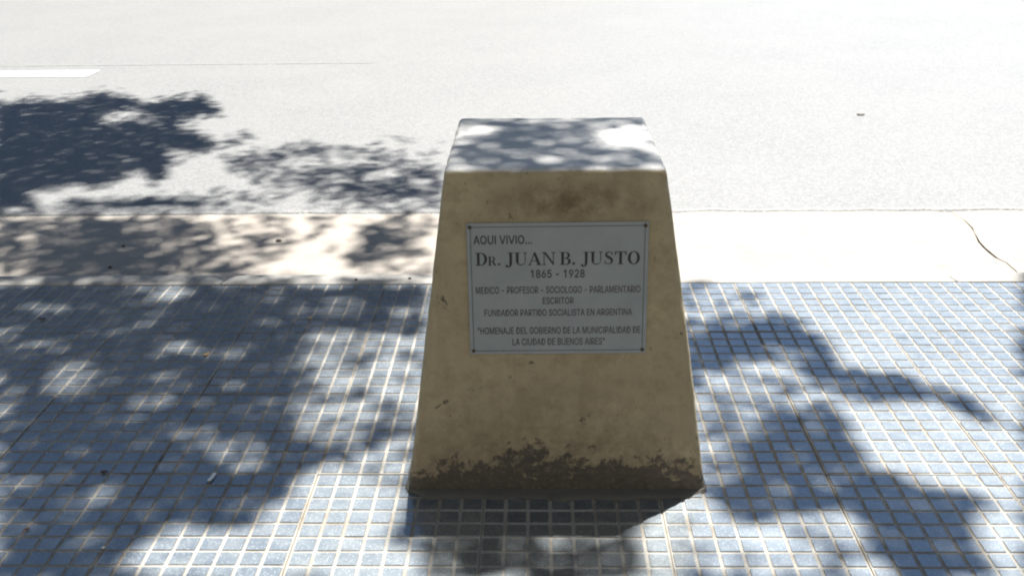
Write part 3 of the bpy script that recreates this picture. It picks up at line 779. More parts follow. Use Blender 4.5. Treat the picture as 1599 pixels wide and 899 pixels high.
GLYPHS = json.loads('{"\\"":[0.321,[[255,306],[181,306],[173,521],[263,521],[140,306],[66,306],[58,521],[148,521]],[[5,7,6],[5,4,7],[1,3,2],[1,0,3]]],"-":[0.453,[[102,256],[349,256],[349,176],[102,176]],[[3,1,0],[3,2,1]]],".":[0.188,[[136,0],[118,-12],[95,-17],[73,-12],[54,0],[42,19],[37,41],[42,63],[54,82],[73,95],[95,99],[118,95],[136,82],[149,63],[153,41],[149,19]],[[9,11,10],[9,12,11],[8,12,9],[7,12,8],[7,13,12],[6,13,7],[6,14,13],[6,15,14],[5,15,6],[5,0,15],[4,0,5],[4,1,0],[3,1,4],[2,1,3]]],"1":[0.453,[[200,-12],[288,-12],[288,521],[200,521],[200,521],[200,400],[90,335],[90,430]],[[0,1,2,3],[4,5,6,7]]],"2":[0.453,[[401,-12],[52,-12],[52,52],[225,237],[252,265],[273,290],[289,311],[300,331],[306,351],[308,371],[305,394],[297,412],[285,427],[268,438],[247,445],[224,447],[199,445],[178,437],[162,424],[149,408],[142,387],[138,350],[52,350],[59,408],[76,448],[102,482],[137,507],[179,522],[225,528],[271,523],[312,507],[346,483],[371,452],[388,414],[393,373],[390,342],[382,313],[368,284],[346,251],[315,215],[276,171],[165,56],[165,69],[401,69]],[[27,29,28],[27,30,29],[26,30,27],[26,31,30],[25,31,26],[25,32,31],[24,32,25],[24,15,32],[15,14,32],[14,33,32],[23,16,24],[16,15,24],[13,33,14],[23,17,16],[12,33,13],[23,18,17],[11,33,12],[23,19,18],[11,34,33],[10,34,11],[22,19,23],[22,20,19],[9,34,10],[22,21,20],[9,35,34],[8,35,9],[7,35,8],[7,36,35],[6,36,7],[6,37,36],[5,37,6],[4,37,5],[4,38,37],[3,38,4],[3,39,38],[2,39,3],[2,40,39],[2,42,40],[42,41,40],[2,43,42],[2,0,43],[1,0,2]]],"5":[0.453,[[315,5],[271,-13],[221,-19],[176,-14],[135,0],[100,23],[73,53],[55,89],[45,142],[132,142],[139,113],[148,96],[161,82],[178,71],[199,64],[221,62],[247,65],[270,75],[289,90],[303,110],[313,134],[316,162],[312,190],[303,215],[288,236],[268,252],[245,261],[218,265],[194,263],[171,257],[151,248],[131,233],[54,242],[85,521],[378,521],[378,440],[161,440],[147,313],[132,313],[149,325],[174,336],[201,343],[230,346],[265,342],[298,332],[328,316],[354,294],[375,267],[390,235],[400,201],[403,163],[397,114],[379,70],[351,33]],[[32,36,33],[36,34,33],[36,35,34],[32,38,36],[38,37,36],[41,43,42],[40,43,41],[40,44,43],[39,44,40],[39,45,44],[38,45,39],[38,46,45],[32,46,38],[32,28,46],[28,27,46],[27,47,46],[27,26,47],[26,48,47],[32,29,28],[25,48,26],[32,30,29],[24,48,25],[32,31,30],[23,48,24],[23,49,48],[22,49,23],[22,50,49],[21,50,22],[21,51,50],[20,51,21],[7,9,8],[7,10,9],[19,51,20],[19,52,51],[7,11,10],[18,52,19],[7,12,11],[17,52,18],[6,12,7],[6,13,12],[16,52,17],[6,14,13],[16,53,52],[15,53,16],[6,15,14],[6,53,15],[5,53,6],[5,0,53],[4,0,5],[4,1,0],[3,1,4],[3,2,1]]],"6":[0.453,[[316,4],[274,-13],[226,-19],[179,-13],[136,4],[101,32],[74,69],[57,113],[51,162],[56,202],[69,243],[92,291],[127,347],[246,521],[345,521],[157,249],[124,249],[144,282],[157,296],[173,309],[191,318],[212,324],[235,326],[281,321],[322,305],[355,280],[380,246],[396,204],[401,157],[395,109],[378,67],[351,31],[180,73],[202,64],[226,61],[251,64],[272,73],[290,88],[304,107],[312,130],[315,157],[312,184],[304,208],[290,227],[272,241],[251,250],[226,253],[201,250],[180,241],[162,227],[149,208],[140,185],[137,158],[140,131],[149,107],[162,88]],[[12,14,13],[12,20,14],[20,15,14],[11,20,12],[21,23,22],[20,23,21],[20,24,23],[11,19,20],[15,24,20],[11,18,19],[15,25,24],[11,17,18],[10,17,11],[10,16,17],[15,46,25],[46,26,25],[15,47,46],[45,26,46],[15,48,47],[44,26,45],[10,15,16],[10,48,15],[44,27,26],[9,48,10],[9,49,48],[43,27,44],[9,50,49],[42,27,43],[9,51,50],[41,27,42],[41,28,27],[8,51,9],[8,52,51],[40,28,41],[7,52,8],[7,53,52],[39,28,40],[39,29,28],[7,54,53],[38,29,39],[6,54,7],[38,30,29],[6,55,54],[37,30,38],[6,32,55],[36,30,37],[6,33,32],[35,30,36],[5,33,6],[35,31,30],[5,34,33],[34,31,35],[5,31,34],[4,31,5],[4,0,31],[3,0,4],[3,1,0],[2,1,3]]],"8":[0.453,[[322,0],[277,-14],[226,-19],[175,-14],[130,0],[93,24],[64,55],[46,93],[40,135],[43,169],[54,200],[71,228],[94,250],[120,267],[141,273],[141,259],[112,272],[83,301],[64,338],[58,380],[64,421],[80,456],[106,486],[140,509],[181,523],[226,528],[271,523],[311,509],[345,486],[372,456],[388,421],[394,380],[388,338],[369,301],[340,272],[312,259],[312,273],[332,267],[359,250],[381,228],[398,200],[409,169],[413,135],[407,93],[388,55],[360,24],[172,71],[197,64],[226,61],[256,64],[280,71],[299,83],[313,98],[322,117],[325,139],[321,162],[312,182],[297,199],[277,212],[254,220],[226,223],[199,220],[175,212],[155,199],[140,182],[131,162],[128,139],[130,117],[139,98],[153,83],[183,311],[203,304],[226,302],[249,304],[269,311],[285,322],[297,337],[304,355],[307,376],[305,396],[297,414],[286,428],[270,439],[250,445],[226,448],[203,445],[183,439],[167,428],[155,414],[147,396],[145,376],[147,355],[155,337],[167,322]],[[24,26,25],[23,26,24],[23,27,26],[22,27,23],[22,28,27],[22,29,28],[21,29,22],[21,84,29],[84,83,29],[83,30,29],[20,85,21],[85,84,21],[82,30,83],[20,86,85],[81,30,82],[20,87,86],[80,30,81],[20,88,87],[80,31,30],[19,88,20],[79,31,80],[19,89,88],[78,31,79],[19,90,89],[78,32,31],[18,90,19],[77,32,78],[18,91,90],[76,32,77],[18,92,91],[76,33,32],[17,92,18],[75,33,76],[17,93,92],[17,70,93],[74,33,75],[17,71,70],[73,33,74],[17,72,71],[72,33,73],[17,33,72],[17,34,33],[16,14,17],[14,36,17],[36,34,17],[16,13,14],[15,36,14],[15,35,36],[37,34,36],[35,37,34],[13,15,16],[12,15,13],[35,38,37],[15,38,35],[12,38,15],[11,38,12],[11,39,38],[11,60,39],[60,59,39],[59,40,39],[10,61,11],[61,60,11],[58,40,59],[10,62,61],[57,40,58],[10,63,62],[57,41,40],[9,63,10],[56,41,57],[9,64,63],[9,65,64],[55,41,56],[55,42,41],[8,65,9],[8,66,65],[54,42,55],[53,42,54],[8,67,66],[53,43,42],[7,67,8],[52,43,53],[7,68,67],[51,43,52],[7,69,68],[6,69,7],[51,44,43],[6,46,69],[50,44,51],[6,47,46],[49,44,50],[6,48,47],[48,44,49],[6,44,48],[5,44,6],[5,45,44],[4,45,5],[4,0,45],[4,1,0],[3,1,4],[3,2,1]]],"9":[0.453,[[137,505],[179,522],[226,528],[274,522],[316,504],[352,477],[379,440],[395,396],[401,347],[397,307],[384,265],[361,218],[325,162],[207,-12],[108,-12],[295,260],[329,260],[309,227],[296,212],[280,200],[261,191],[240,185],[218,183],[172,188],[131,203],[98,229],[72,263],[57,304],[51,352],[57,400],[74,442],[101,478],[272,436],[251,445],[226,448],[202,445],[180,436],[163,421],[149,402],[140,378],[137,352],[140,325],[149,301],[163,282],[180,268],[202,259],[226,256],[251,259],[272,268],[290,282],[304,301],[312,324],[315,350],[312,378],[304,402],[290,421]],[[1,3,2],[0,3,1],[0,4,3],[31,4,0],[31,5,4],[30,5,31],[30,34,5],[34,6,5],[30,35,34],[33,6,34],[30,36,35],[32,6,33],[29,36,30],[32,7,6],[55,7,32],[29,37,36],[29,38,37],[54,7,55],[29,39,38],[53,7,54],[28,39,29],[53,8,7],[28,40,39],[52,8,53],[27,40,28],[27,41,40],[51,8,52],[51,9,8],[27,42,41],[50,9,51],[50,10,9],[26,42,27],[26,43,42],[49,10,50],[26,44,43],[48,10,49],[26,45,44],[47,10,48],[47,15,10],[15,16,10],[16,11,10],[25,45,26],[17,11,16],[47,21,15],[21,14,15],[25,46,45],[46,21,47],[25,21,46],[24,21,25],[18,11,17],[18,12,11],[19,12,18],[23,21,24],[20,12,19],[21,12,20],[22,21,23],[14,12,21],[14,13,12]]],"A":[0.48,[[-1,-12],[92,-12],[240,400],[240,521],[193,521],[480,-12],[387,-12],[240,400],[240,521],[286,521],[160,120],[320,120],[292,200],[188,200]],[[0,1,2,3,4],[5,6,7,8,9],[10,11,12,13]]],"B":[0.456,[[247,-12],[48,-12],[48,521],[242,521],[292,516],[334,501],[368,478],[391,448],[406,413],[410,374],[407,342],[397,315],[382,293],[363,276],[342,264],[327,258],[327,272],[343,269],[370,256],[394,236],[413,209],[426,176],[430,136],[425,97],[411,61],[385,30],[350,7],[303,-7],[137,219],[137,69],[244,69],[292,74],[322,89],[338,110],[343,137],[340,158],[332,178],[318,194],[300,207],[277,216],[248,219],[137,440],[137,297],[237,297],[262,300],[283,307],[300,318],[313,333],[321,351],[324,372],[319,399],[304,420],[279,434],[239,440]],[[1,41,2],[41,3,2],[41,4,3],[41,5,4],[41,6,5],[41,7,6],[41,53,7],[53,52,7],[52,8,7],[1,42,41],[51,8,52],[50,8,51],[50,9,8],[49,9,50],[49,10,9],[48,10,49],[47,10,48],[47,11,10],[46,11,47],[45,11,46],[45,12,11],[44,12,45],[43,12,44],[1,28,42],[28,43,42],[28,12,43],[28,16,12],[16,13,12],[16,17,13],[17,14,13],[28,15,16],[14,18,17],[15,18,14],[28,18,15],[28,19,18],[28,40,19],[40,20,19],[1,29,28],[39,20,40],[38,20,39],[38,21,20],[37,21,38],[36,21,37],[35,21,36],[35,22,21],[34,22,35],[33,22,34],[33,23,22],[32,23,33],[32,24,23],[31,24,32],[30,24,31],[1,30,29],[1,24,30],[1,25,24],[1,26,25],[1,27,26],[1,0,27]]],"C":[0.51,[[344,-7],[307,-16],[267,-19],[202,-11],[144,15],[95,55],[59,110],[36,177],[28,254],[36,332],[59,399],[95,453],[144,494],[202,519],[267,528],[307,525],[344,516],[379,501],[410,481],[436,455],[458,424],[475,389],[488,336],[399,336],[390,368],[379,388],[366,405],[350,419],[332,430],[312,437],[290,442],[268,444],[226,438],[190,422],[160,395],[136,359],[121,311],[115,254],[121,197],[136,150],[160,113],[190,87],[227,70],[268,65],[290,67],[312,71],[332,79],[350,90],[366,104],[379,121],[390,141],[400,172],[488,172],[475,119],[459,85],[437,54],[410,28],[379,8]],[[13,15,14],[13,16,15],[12,16,13],[12,17,16],[12,18,17],[11,18,12],[11,19,18],[11,31,19],[31,30,19],[30,20,19],[10,32,11],[32,31,11],[29,20,30],[10,33,32],[28,20,29],[27,20,28],[27,21,20],[10,34,33],[26,21,27],[25,21,26],[9,34,10],[9,35,34],[25,22,21],[24,22,25],[23,22,24],[9,36,35],[8,36,9],[8,37,36],[8,38,37],[7,38,8],[7,39,38],[6,39,7],[50,52,51],[50,53,52],[6,40,39],[49,53,50],[48,53,49],[48,54,53],[6,41,40],[5,41,6],[47,54,48],[46,54,47],[5,42,41],[46,55,54],[45,55,46],[44,55,45],[5,43,42],[43,55,44],[5,55,43],[4,55,5],[4,56,55],[4,57,56],[3,57,4],[3,0,57],[3,1,0],[2,1,3]]],"D":[0.502,[[357,20],[293,-4],[219,-12],[84,-12],[84,69],[214,69],[269,75],[312,91],[345,118],[368,154],[382,200],[387,255],[382,310],[368,355],[345,391],[313,418],[272,434],[220,440],[81,440],[81,521],[226,521],[297,513],[359,489],[408,450],[444,396],[466,331],[474,255],[466,179],[444,113],[407,60],[48,521],[137,521],[137,-12],[48,-12]],[[33,19,30],[19,31,30],[33,18,19],[31,20,19],[32,20,31],[32,17,20],[17,21,20],[17,22,21],[17,23,22],[17,16,23],[16,24,23],[33,17,18],[33,4,17],[4,32,17],[15,24,16],[14,24,15],[14,25,24],[13,25,14],[12,25,13],[12,26,25],[11,26,12],[11,27,26],[10,27,11],[9,27,10],[9,28,27],[8,28,9],[7,28,8],[7,29,28],[6,29,7],[5,29,6],[33,3,4],[32,5,4],[32,29,5],[32,0,29],[32,1,0],[32,2,1],[3,32,33],[32,2,3]]],"E":[0.419,[[387,-12],[48,-12],[48,521],[384,521],[384,440],[137,440],[137,298],[367,298],[367,217],[137,217],[137,69],[387,69]],[[1,5,2],[5,3,2],[5,4,3],[1,6,5],[1,9,6],[9,7,6],[9,8,7],[1,10,9],[1,11,10],[1,0,11]]],"F":[0.41,[[137,-12],[48,-12],[48,521],[381,521],[381,440],[137,440],[137,290],[358,290],[358,209],[137,209]],[[1,5,2],[5,3,2],[5,4,3],[1,6,5],[1,9,6],[9,7,6],[9,8,7],[1,0,9]]],"G":[0.52,[[382,8],[329,-12],[269,-19],[202,-11],[143,15],[95,56],[58,110],[36,177],[28,254],[36,332],[58,398],[94,453],[142,494],[200,519],[265,528],[306,524],[344,515],[379,500],[411,479],[438,453],[459,423],[476,388],[490,337],[400,337],[388,367],[377,386],[364,403],[349,417],[331,429],[312,437],[290,442],[266,444],[225,438],[190,422],[159,396],[136,359],[121,312],[115,254],[121,197],[136,150],[160,113],[191,87],[227,70],[269,65],[306,69],[339,82],[365,102],[386,129],[398,163],[404,216],[572,187],[271,187],[271,268],[490,268],[490,199],[483,138],[461,85],[427,41]],[[13,15,14],[13,16,15],[12,16,13],[12,17,16],[12,18,17],[11,18,12],[11,19,18],[10,32,11],[32,31,11],[31,19,11],[31,30,19],[30,20,19],[29,20,30],[10,33,32],[28,20,29],[27,20,28],[27,21,20],[10,34,33],[26,21,27],[25,21,26],[9,34,10],[9,35,34],[25,22,21],[24,22,25],[23,22,24],[9,36,35],[8,36,9],[8,37,36],[51,53,52],[51,49,53],[49,54,53],[8,38,37],[7,38,8],[51,48,49],[54,50,49],[55,50,54],[7,39,38],[48,50,51],[48,55,50],[6,39,7],[47,55,48],[6,40,39],[47,56,55],[46,56,47],[6,41,40],[5,41,6],[45,56,46],[5,42,41],[45,57,56],[44,57,45],[5,43,42],[43,57,44],[5,57,43],[4,57,5],[4,0,57],[3,0,4],[3,1,0],[2,1,3]]],"H":[0.517,[[137,-12],[48,-12],[48,521],[137,521],[137,301],[380,301],[380,521],[469,521],[469,-12],[380,-12],[380,220],[137,220]],[[1,3,2],[1,4,3],[5,7,6],[5,8,7],[1,11,4],[11,5,4],[11,10,5],[10,8,5],[1,0,11],[9,8,10]]],"I":[0.19,[[50,-12],[140,-12],[140,521],[50,521]],[[0,1,2,3]]],"J":[0.396,[[303,24],[250,-8],[185,-19],[120,-8],[67,24],[32,76],[21,144],[21,185],[110,185],[110,146],[115,108],[130,83],[154,67],[185,62],[216,67],[239,83],[254,108],[260,146],[260,521],[348,521],[348,144],[337,76]],[[17,19,18],[17,20,19],[6,8,7],[6,9,8],[6,10,9],[16,20,17],[16,21,20],[5,10,6],[5,11,10],[15,21,16],[5,12,11],[14,21,15],[14,0,21],[4,12,5],[4,13,12],[13,0,14],[4,0,13],[4,1,0],[3,1,4],[3,2,1]]],"L":[0.393,[[373,-12],[48,-12],[48,521],[137,521],[137,69],[373,69]],[[1,3,2],[1,4,3],[1,5,4],[1,0,5]]],"M":[0.63,[[48,-12],[130,-12],[130,521],[48,521],[500,-12],[582,-12],[582,521],[500,521],[130,521],[130,400],[275,-12],[315,-12],[315,130],[175,521],[500,521],[455,521],[315,130],[315,-12],[355,-12],[500,400]],[[0,1,2,3],[4,5,6,7],[8,9,10,11,12,13],[14,15,16,17,18,19]]],"N":[0.523,[[48,-12],[134,-12],[134,521],[48,521],[386,-12],[472,-12],[472,521],[386,521],[134,521],[134,380],[386,-12],[386,130],[140,521]],[[0,1,2,3],[4,5,6,7],[8,9,10,11,12]]],"O":[0.533,[[390,15],[332,-11],[267,-19],[202,-11],[144,15],[96,55],[59,110],[36,177],[28,254],[36,332],[59,399],[96,453],[144,494],[202,519],[267,528],[332,519],[390,494],[438,453],[475,398],[498,332],[505,254],[498,177],[475,110],[438,55],[191,86],[227,70],[267,65],[307,70],[343,86],[374,112],[397,149],[413,197],[418,254],[413,312],[397,359],[374,396],[343,422],[307,438],[267,444],[227,438],[191,422],[160,396],[136,359],[121,312],[115,254],[121,197],[136,149],[160,113]],[[13,15,14],[12,15,13],[12,16,15],[11,16,12],[11,17,16],[10,39,11],[39,38,11],[38,17,11],[38,37,17],[37,18,17],[36,18,37],[10,40,39],[35,18,36],[10,41,40],[9,41,10],[35,19,18],[34,19,35],[9,42,41],[33,19,34],[9,43,42],[8,43,9],[33,20,19],[32,20,33],[8,44,43],[31,20,32],[8,45,44],[7,45,8],[31,21,20],[7,46,45],[30,21,31],[30,22,21],[6,46,7],[6,47,46],[29,22,30],[6,24,47],[28,22,29],[28,23,22],[5,24,6],[5,25,24],[27,23,28],[5,26,25],[26,23,27],[5,23,26],[5,0,23],[4,0,5],[4,1,0],[3,1,4],[3,2,1]]],"P":[0.445,[[137,-12],[48,-12],[48,521],[236,521],[292,515],[338,498],[375,471],[400,435],[416,394],[421,348],[416,302],[400,260],[375,224],[338,197],[292,179],[236,174],[97,174],[97,254],[232,254],[266,258],[291,267],[310,281],[322,299],[330,322],[332,348],[330,374],[322,396],[310,414],[291,428],[266,437],[232,440],[137,440]],[[1,17,2],[17,31,2],[31,3,2],[31,4,3],[31,5,4],[31,6,5],[31,30,6],[30,7,6],[17,0,31],[29,7,30],[28,7,29],[28,8,7],[27,8,28],[26,8,27],[25,8,26],[25,9,8],[24,9,25],[23,9,24],[23,10,9],[22,10,23],[22,11,10],[21,11,22],[20,11,21],[19,11,20],[19,12,11],[18,12,19],[1,16,17],[0,18,17],[0,15,18],[15,12,18],[15,13,12],[15,14,13],[1,15,16],[1,0,15]]],"Q":[0.533,[[355,34],[407,-36],[444,-36],[374,58],[360,78],[307,147],[269,147],[341,53],[390,15],[332,-11],[267,-19],[202,-11],[144,15],[96,55],[59,110],[36,177],[28,254],[36,332],[59,399],[96,453],[144,494],[202,519],[267,528],[332,519],[390,494],[438,453],[475,398],[498,332],[505,254],[498,177],[475,110],[438,55],[191,86],[227,70],[267,65],[307,70],[343,86],[374,112],[397,149],[413,197],[418,254],[413,312],[397,359],[374,396],[343,422],[307,438],[267,444],[227,438],[191,422],[160,396],[136,359],[121,312],[115,254],[121,197],[136,149],[160,113]],[[21,23,22],[20,23,21],[20,24,23],[19,24,20],[19,25,24],[18,47,19],[47,46,19],[46,25,19],[46,45,25],[45,26,25],[44,26,45],[18,48,47],[43,26,44],[18,49,48],[17,49,18],[43,27,26],[42,27,43],[17,50,49],[41,27,42],[17,51,50],[16,51,17],[41,28,27],[40,28,41],[16,52,51],[39,28,40],[16,53,52],[15,53,16],[39,29,28],[15,54,53],[38,29,39],[38,30,29],[14,54,15],[14,55,54],[37,30,38],[7,5,6],[7,36,5],[36,4,5],[14,32,55],[36,30,37],[36,31,30],[13,32,14],[13,33,32],[35,7,36],[7,4,36],[4,31,36],[7,3,4],[13,34,33],[34,7,35],[13,7,34],[7,8,3],[8,2,3],[12,7,13],[12,0,7],[12,9,0],[9,1,0],[9,2,8],[11,9,12],[11,10,9],[1,2,9]]],"R":[0.449,[[137,-12],[48,-12],[48,521],[236,521],[292,515],[339,499],[375,473],[401,439],[416,398],[421,352],[416,306],[401,266],[375,232],[338,206],[292,191],[236,186],[84,186],[84,267],[233,267],[267,270],[292,278],[311,290],[323,306],[331,327],[333,352],[331,378],[323,399],[310,416],[292,429],[267,437],[232,440],[137,440],[448,-12],[346,-12],[210,241],[310,241]],[[1,17,2],[17,31,2],[31,3,2],[31,4,3],[31,5,4],[31,6,5],[31,30,6],[30,7,6],[17,0,31],[29,7,30],[29,8,7],[28,8,29],[27,8,28],[26,8,27],[25,8,26],[25,9,8],[24,9,25],[23,9,24],[23,10,9],[22,10,23],[21,10,22],[21,11,10],[20,11,21],[19,11,20],[18,11,19],[1,16,17],[0,34,17],[34,18,17],[34,11,18],[34,35,11],[35,12,11],[0,15,34],[15,33,34],[32,13,35],[13,12,35],[14,32,13],[15,32,14],[1,15,16],[1,0,15],[33,32,15]]],"S":[0.447,[[328,0],[280,-16],[224,-21],[170,-16],[123,-2],[84,22],[54,53],[35,92],[24,149],[114,149],[122,114],[133,95],[149,81],[171,70],[196,63],[224,61],[254,64],[281,71],[303,83],[320,99],[330,118],[333,139],[331,157],[323,171],[309,183],[291,194],[268,203],[241,211],[180,228],[122,250],[78,281],[49,321],[40,372],[46,416],[65,455],[95,486],[133,509],[177,523],[227,528],[277,523],[321,509],[358,486],[387,456],[406,419],[415,366],[329,366],[316,406],[295,427],[264,442],[225,446],[196,444],[172,437],[153,425],[139,411],[130,394],[127,376],[130,357],[140,342],[155,329],[174,319],[195,311],[216,305],[268,291],[291,284],[316,275],[342,263],[366,247],[388,228],[405,203],[417,174],[420,138],[415,96],[397,57],[368,24]],[[37,39,38],[36,39,37],[36,40,39],[35,40,36],[35,41,40],[34,41,35],[34,42,41],[34,49,42],[49,48,42],[48,43,42],[33,50,34],[50,49,34],[33,51,50],[47,43,48],[33,52,51],[46,43,47],[33,53,52],[46,44,43],[32,53,33],[32,54,53],[45,44,46],[32,55,54],[32,56,55],[31,56,32],[31,57,56],[31,58,57],[31,59,58],[30,59,31],[30,60,59],[30,61,60],[30,62,61],[30,63,62],[30,64,63],[29,64,30],[29,65,64],[29,66,65],[28,66,29],[28,67,66],[27,67,28],[27,68,67],[26,68,27],[26,69,68],[25,69,26],[24,69,25],[23,69,24],[23,70,69],[22,70,23],[21,70,22],[7,9,8],[7,10,9],[20,70,21],[20,71,70],[19,71,20],[7,11,10],[18,71,19],[18,72,71],[7,12,11],[6,12,7],[17,72,18],[6,13,12],[16,72,17],[6,14,13],[15,72,16],[6,15,14],[6,72,15],[6,73,72],[5,73,6],[5,0,73],[4,0,5],[4,1,0],[3,1,4],[3,2,1]]],"T":[0.449,[[181,440],[20,440],[20,521],[429,521],[429,440],[269,440],[269,-12],[181,-12]],[[1,3,2],[1,4,3],[0,4,1],[7,5,0],[5,4,0],[7,6,5]]],"U":[0.517,[[369,5],[318,-14],[259,-20],[200,-14],[148,5],[106,34],[74,74],[55,121],[48,172],[48,521],[136,521],[136,179],[140,147],[151,119],[169,96],[193,79],[223,67],[259,64],[295,67],[325,79],[349,96],[366,119],[377,147],[381,179],[381,521],[469,521],[469,172],[463,121],[443,74],[411,34]],[[8,10,9],[8,11,10],[23,25,24],[23,26,25],[8,12,11],[22,26,23],[7,12,8],[22,27,26],[7,13,12],[21,27,22],[21,28,27],[6,13,7],[6,14,13],[20,28,21],[6,15,14],[19,28,20],[6,16,15],[18,28,19],[18,29,28],[5,16,6],[17,29,18],[5,17,16],[5,29,17],[5,0,29],[4,0,5],[4,1,0],[3,1,4],[3,2,1]]],"V":[0.48,[[-1,521],[92,521],[240,110],[240,-12],[193,-12],[480,521],[387,521],[240,110],[240,-12],[286,-12]],[[0,1,2,3,4],[5,6,7,8,9]]]}')


def text_line(body, xa, xb, yt, yb, bold, m):
    vs, fs, x = [], [], 0.0
    for ch in body:
        if ch == ' ':
            x += 0.20
            continue
        adv, gv, gf = GLYPHS[ch]
        b = len(vs)
        vs += [(x + p_[0] / 1000.0, p_[1] / 1000.0) for p_ in gv]
        fs += [tuple(b + k for k in fc) for fc in gf]
        x += adv
    xs_ = [q[0] for q in vs]
    mn, mx = min(xs_), max(xs_)
    sx = (xb - xa) / (mx - mn)
    sy = (yt - yb) / 0.533
    vv = [((q[0] - mn) * sx + xa - PC[0], (q[1] + 0.012) * sy + yb - PC[1], ZF + 0.0002) for q in vs]
    return link('lettering', mesh('lettering', vv, fs), m, plaque)


for L in LINES:
    text_line(*L)


# serif name, drawn letter by letter (unit cap height)
class Glyph:
    def __init__(self):
        self.v, self.f, self.k = [], [], 0

    def poly(self, pts):
        b = len(self.v)
        self.v += [(x, y, self.k) for x, y in pts]
        self.f.append(tuple(range(b, b + len(pts))))
        self.k += 1

    def rect(self, x0, y0, x1, y1):
        self.poly([(x0, y0), (x1, y0), (x1, y1), (x0, y1)])

    def strip(self, pts, ws):
        n = len(pts)
        L, Rr = [], []
        for i in range(n):
            a = np.array(pts[max(0, i - 1)]); b = np.array(pts[min(n - 1, i + 1)])
            d = (b - a) / (np.linalg.norm(b - a) + 1e-9)
            nrm = np.array([-d[1], d[0]])
            c = np.array(pts[i])
            L.append(tuple(c + nrm * ws[i] / 2)); Rr.append(tuple(c - nrm * ws[i] / 2))
        b = len(self.v)
        self.v += [(x, y, self.k) for x, y in L + Rr]
        for i in range(n - 1):
            self.f.append((b + i, b + i + 1, b + n + i + 1, b + n + i))
        self.k += 1

    def serif(self, xc, y, w, up):
        t = 0.045
        s = 1 if up else -1
        self.poly([(xc - w / 2, y), (xc + w / 2, y), (xc + w / 2, y + s * t), (xc + w / 4, y + s * t * 1.6), (xc - w / 4, y + s * t * 1.6), (xc - w / 2, y + s * t)])

    def arc(self, cx, cy, rx, ry, irx, iry, a0, a1, n=22, icx=None):
        icx = cx if icx is None else icx
        b = len(self.v)
        for i in range(n + 1):
            a = R(a0 + (a1 - a0) * i / n)
            self.v.append((cx + rx * math.cos(a), cy + ry * math.sin(a), self.k))
            self.v.append((icx + irx * math.cos(a), cy + iry * math.sin(a), self.k))
        for i in range(n):
            self.f.append((b + 2 * i, b + 2 * i + 2, b + 2 * i + 3, b + 2 * i + 1))
        self.k += 1


ST, TH = 0.185, 0.06


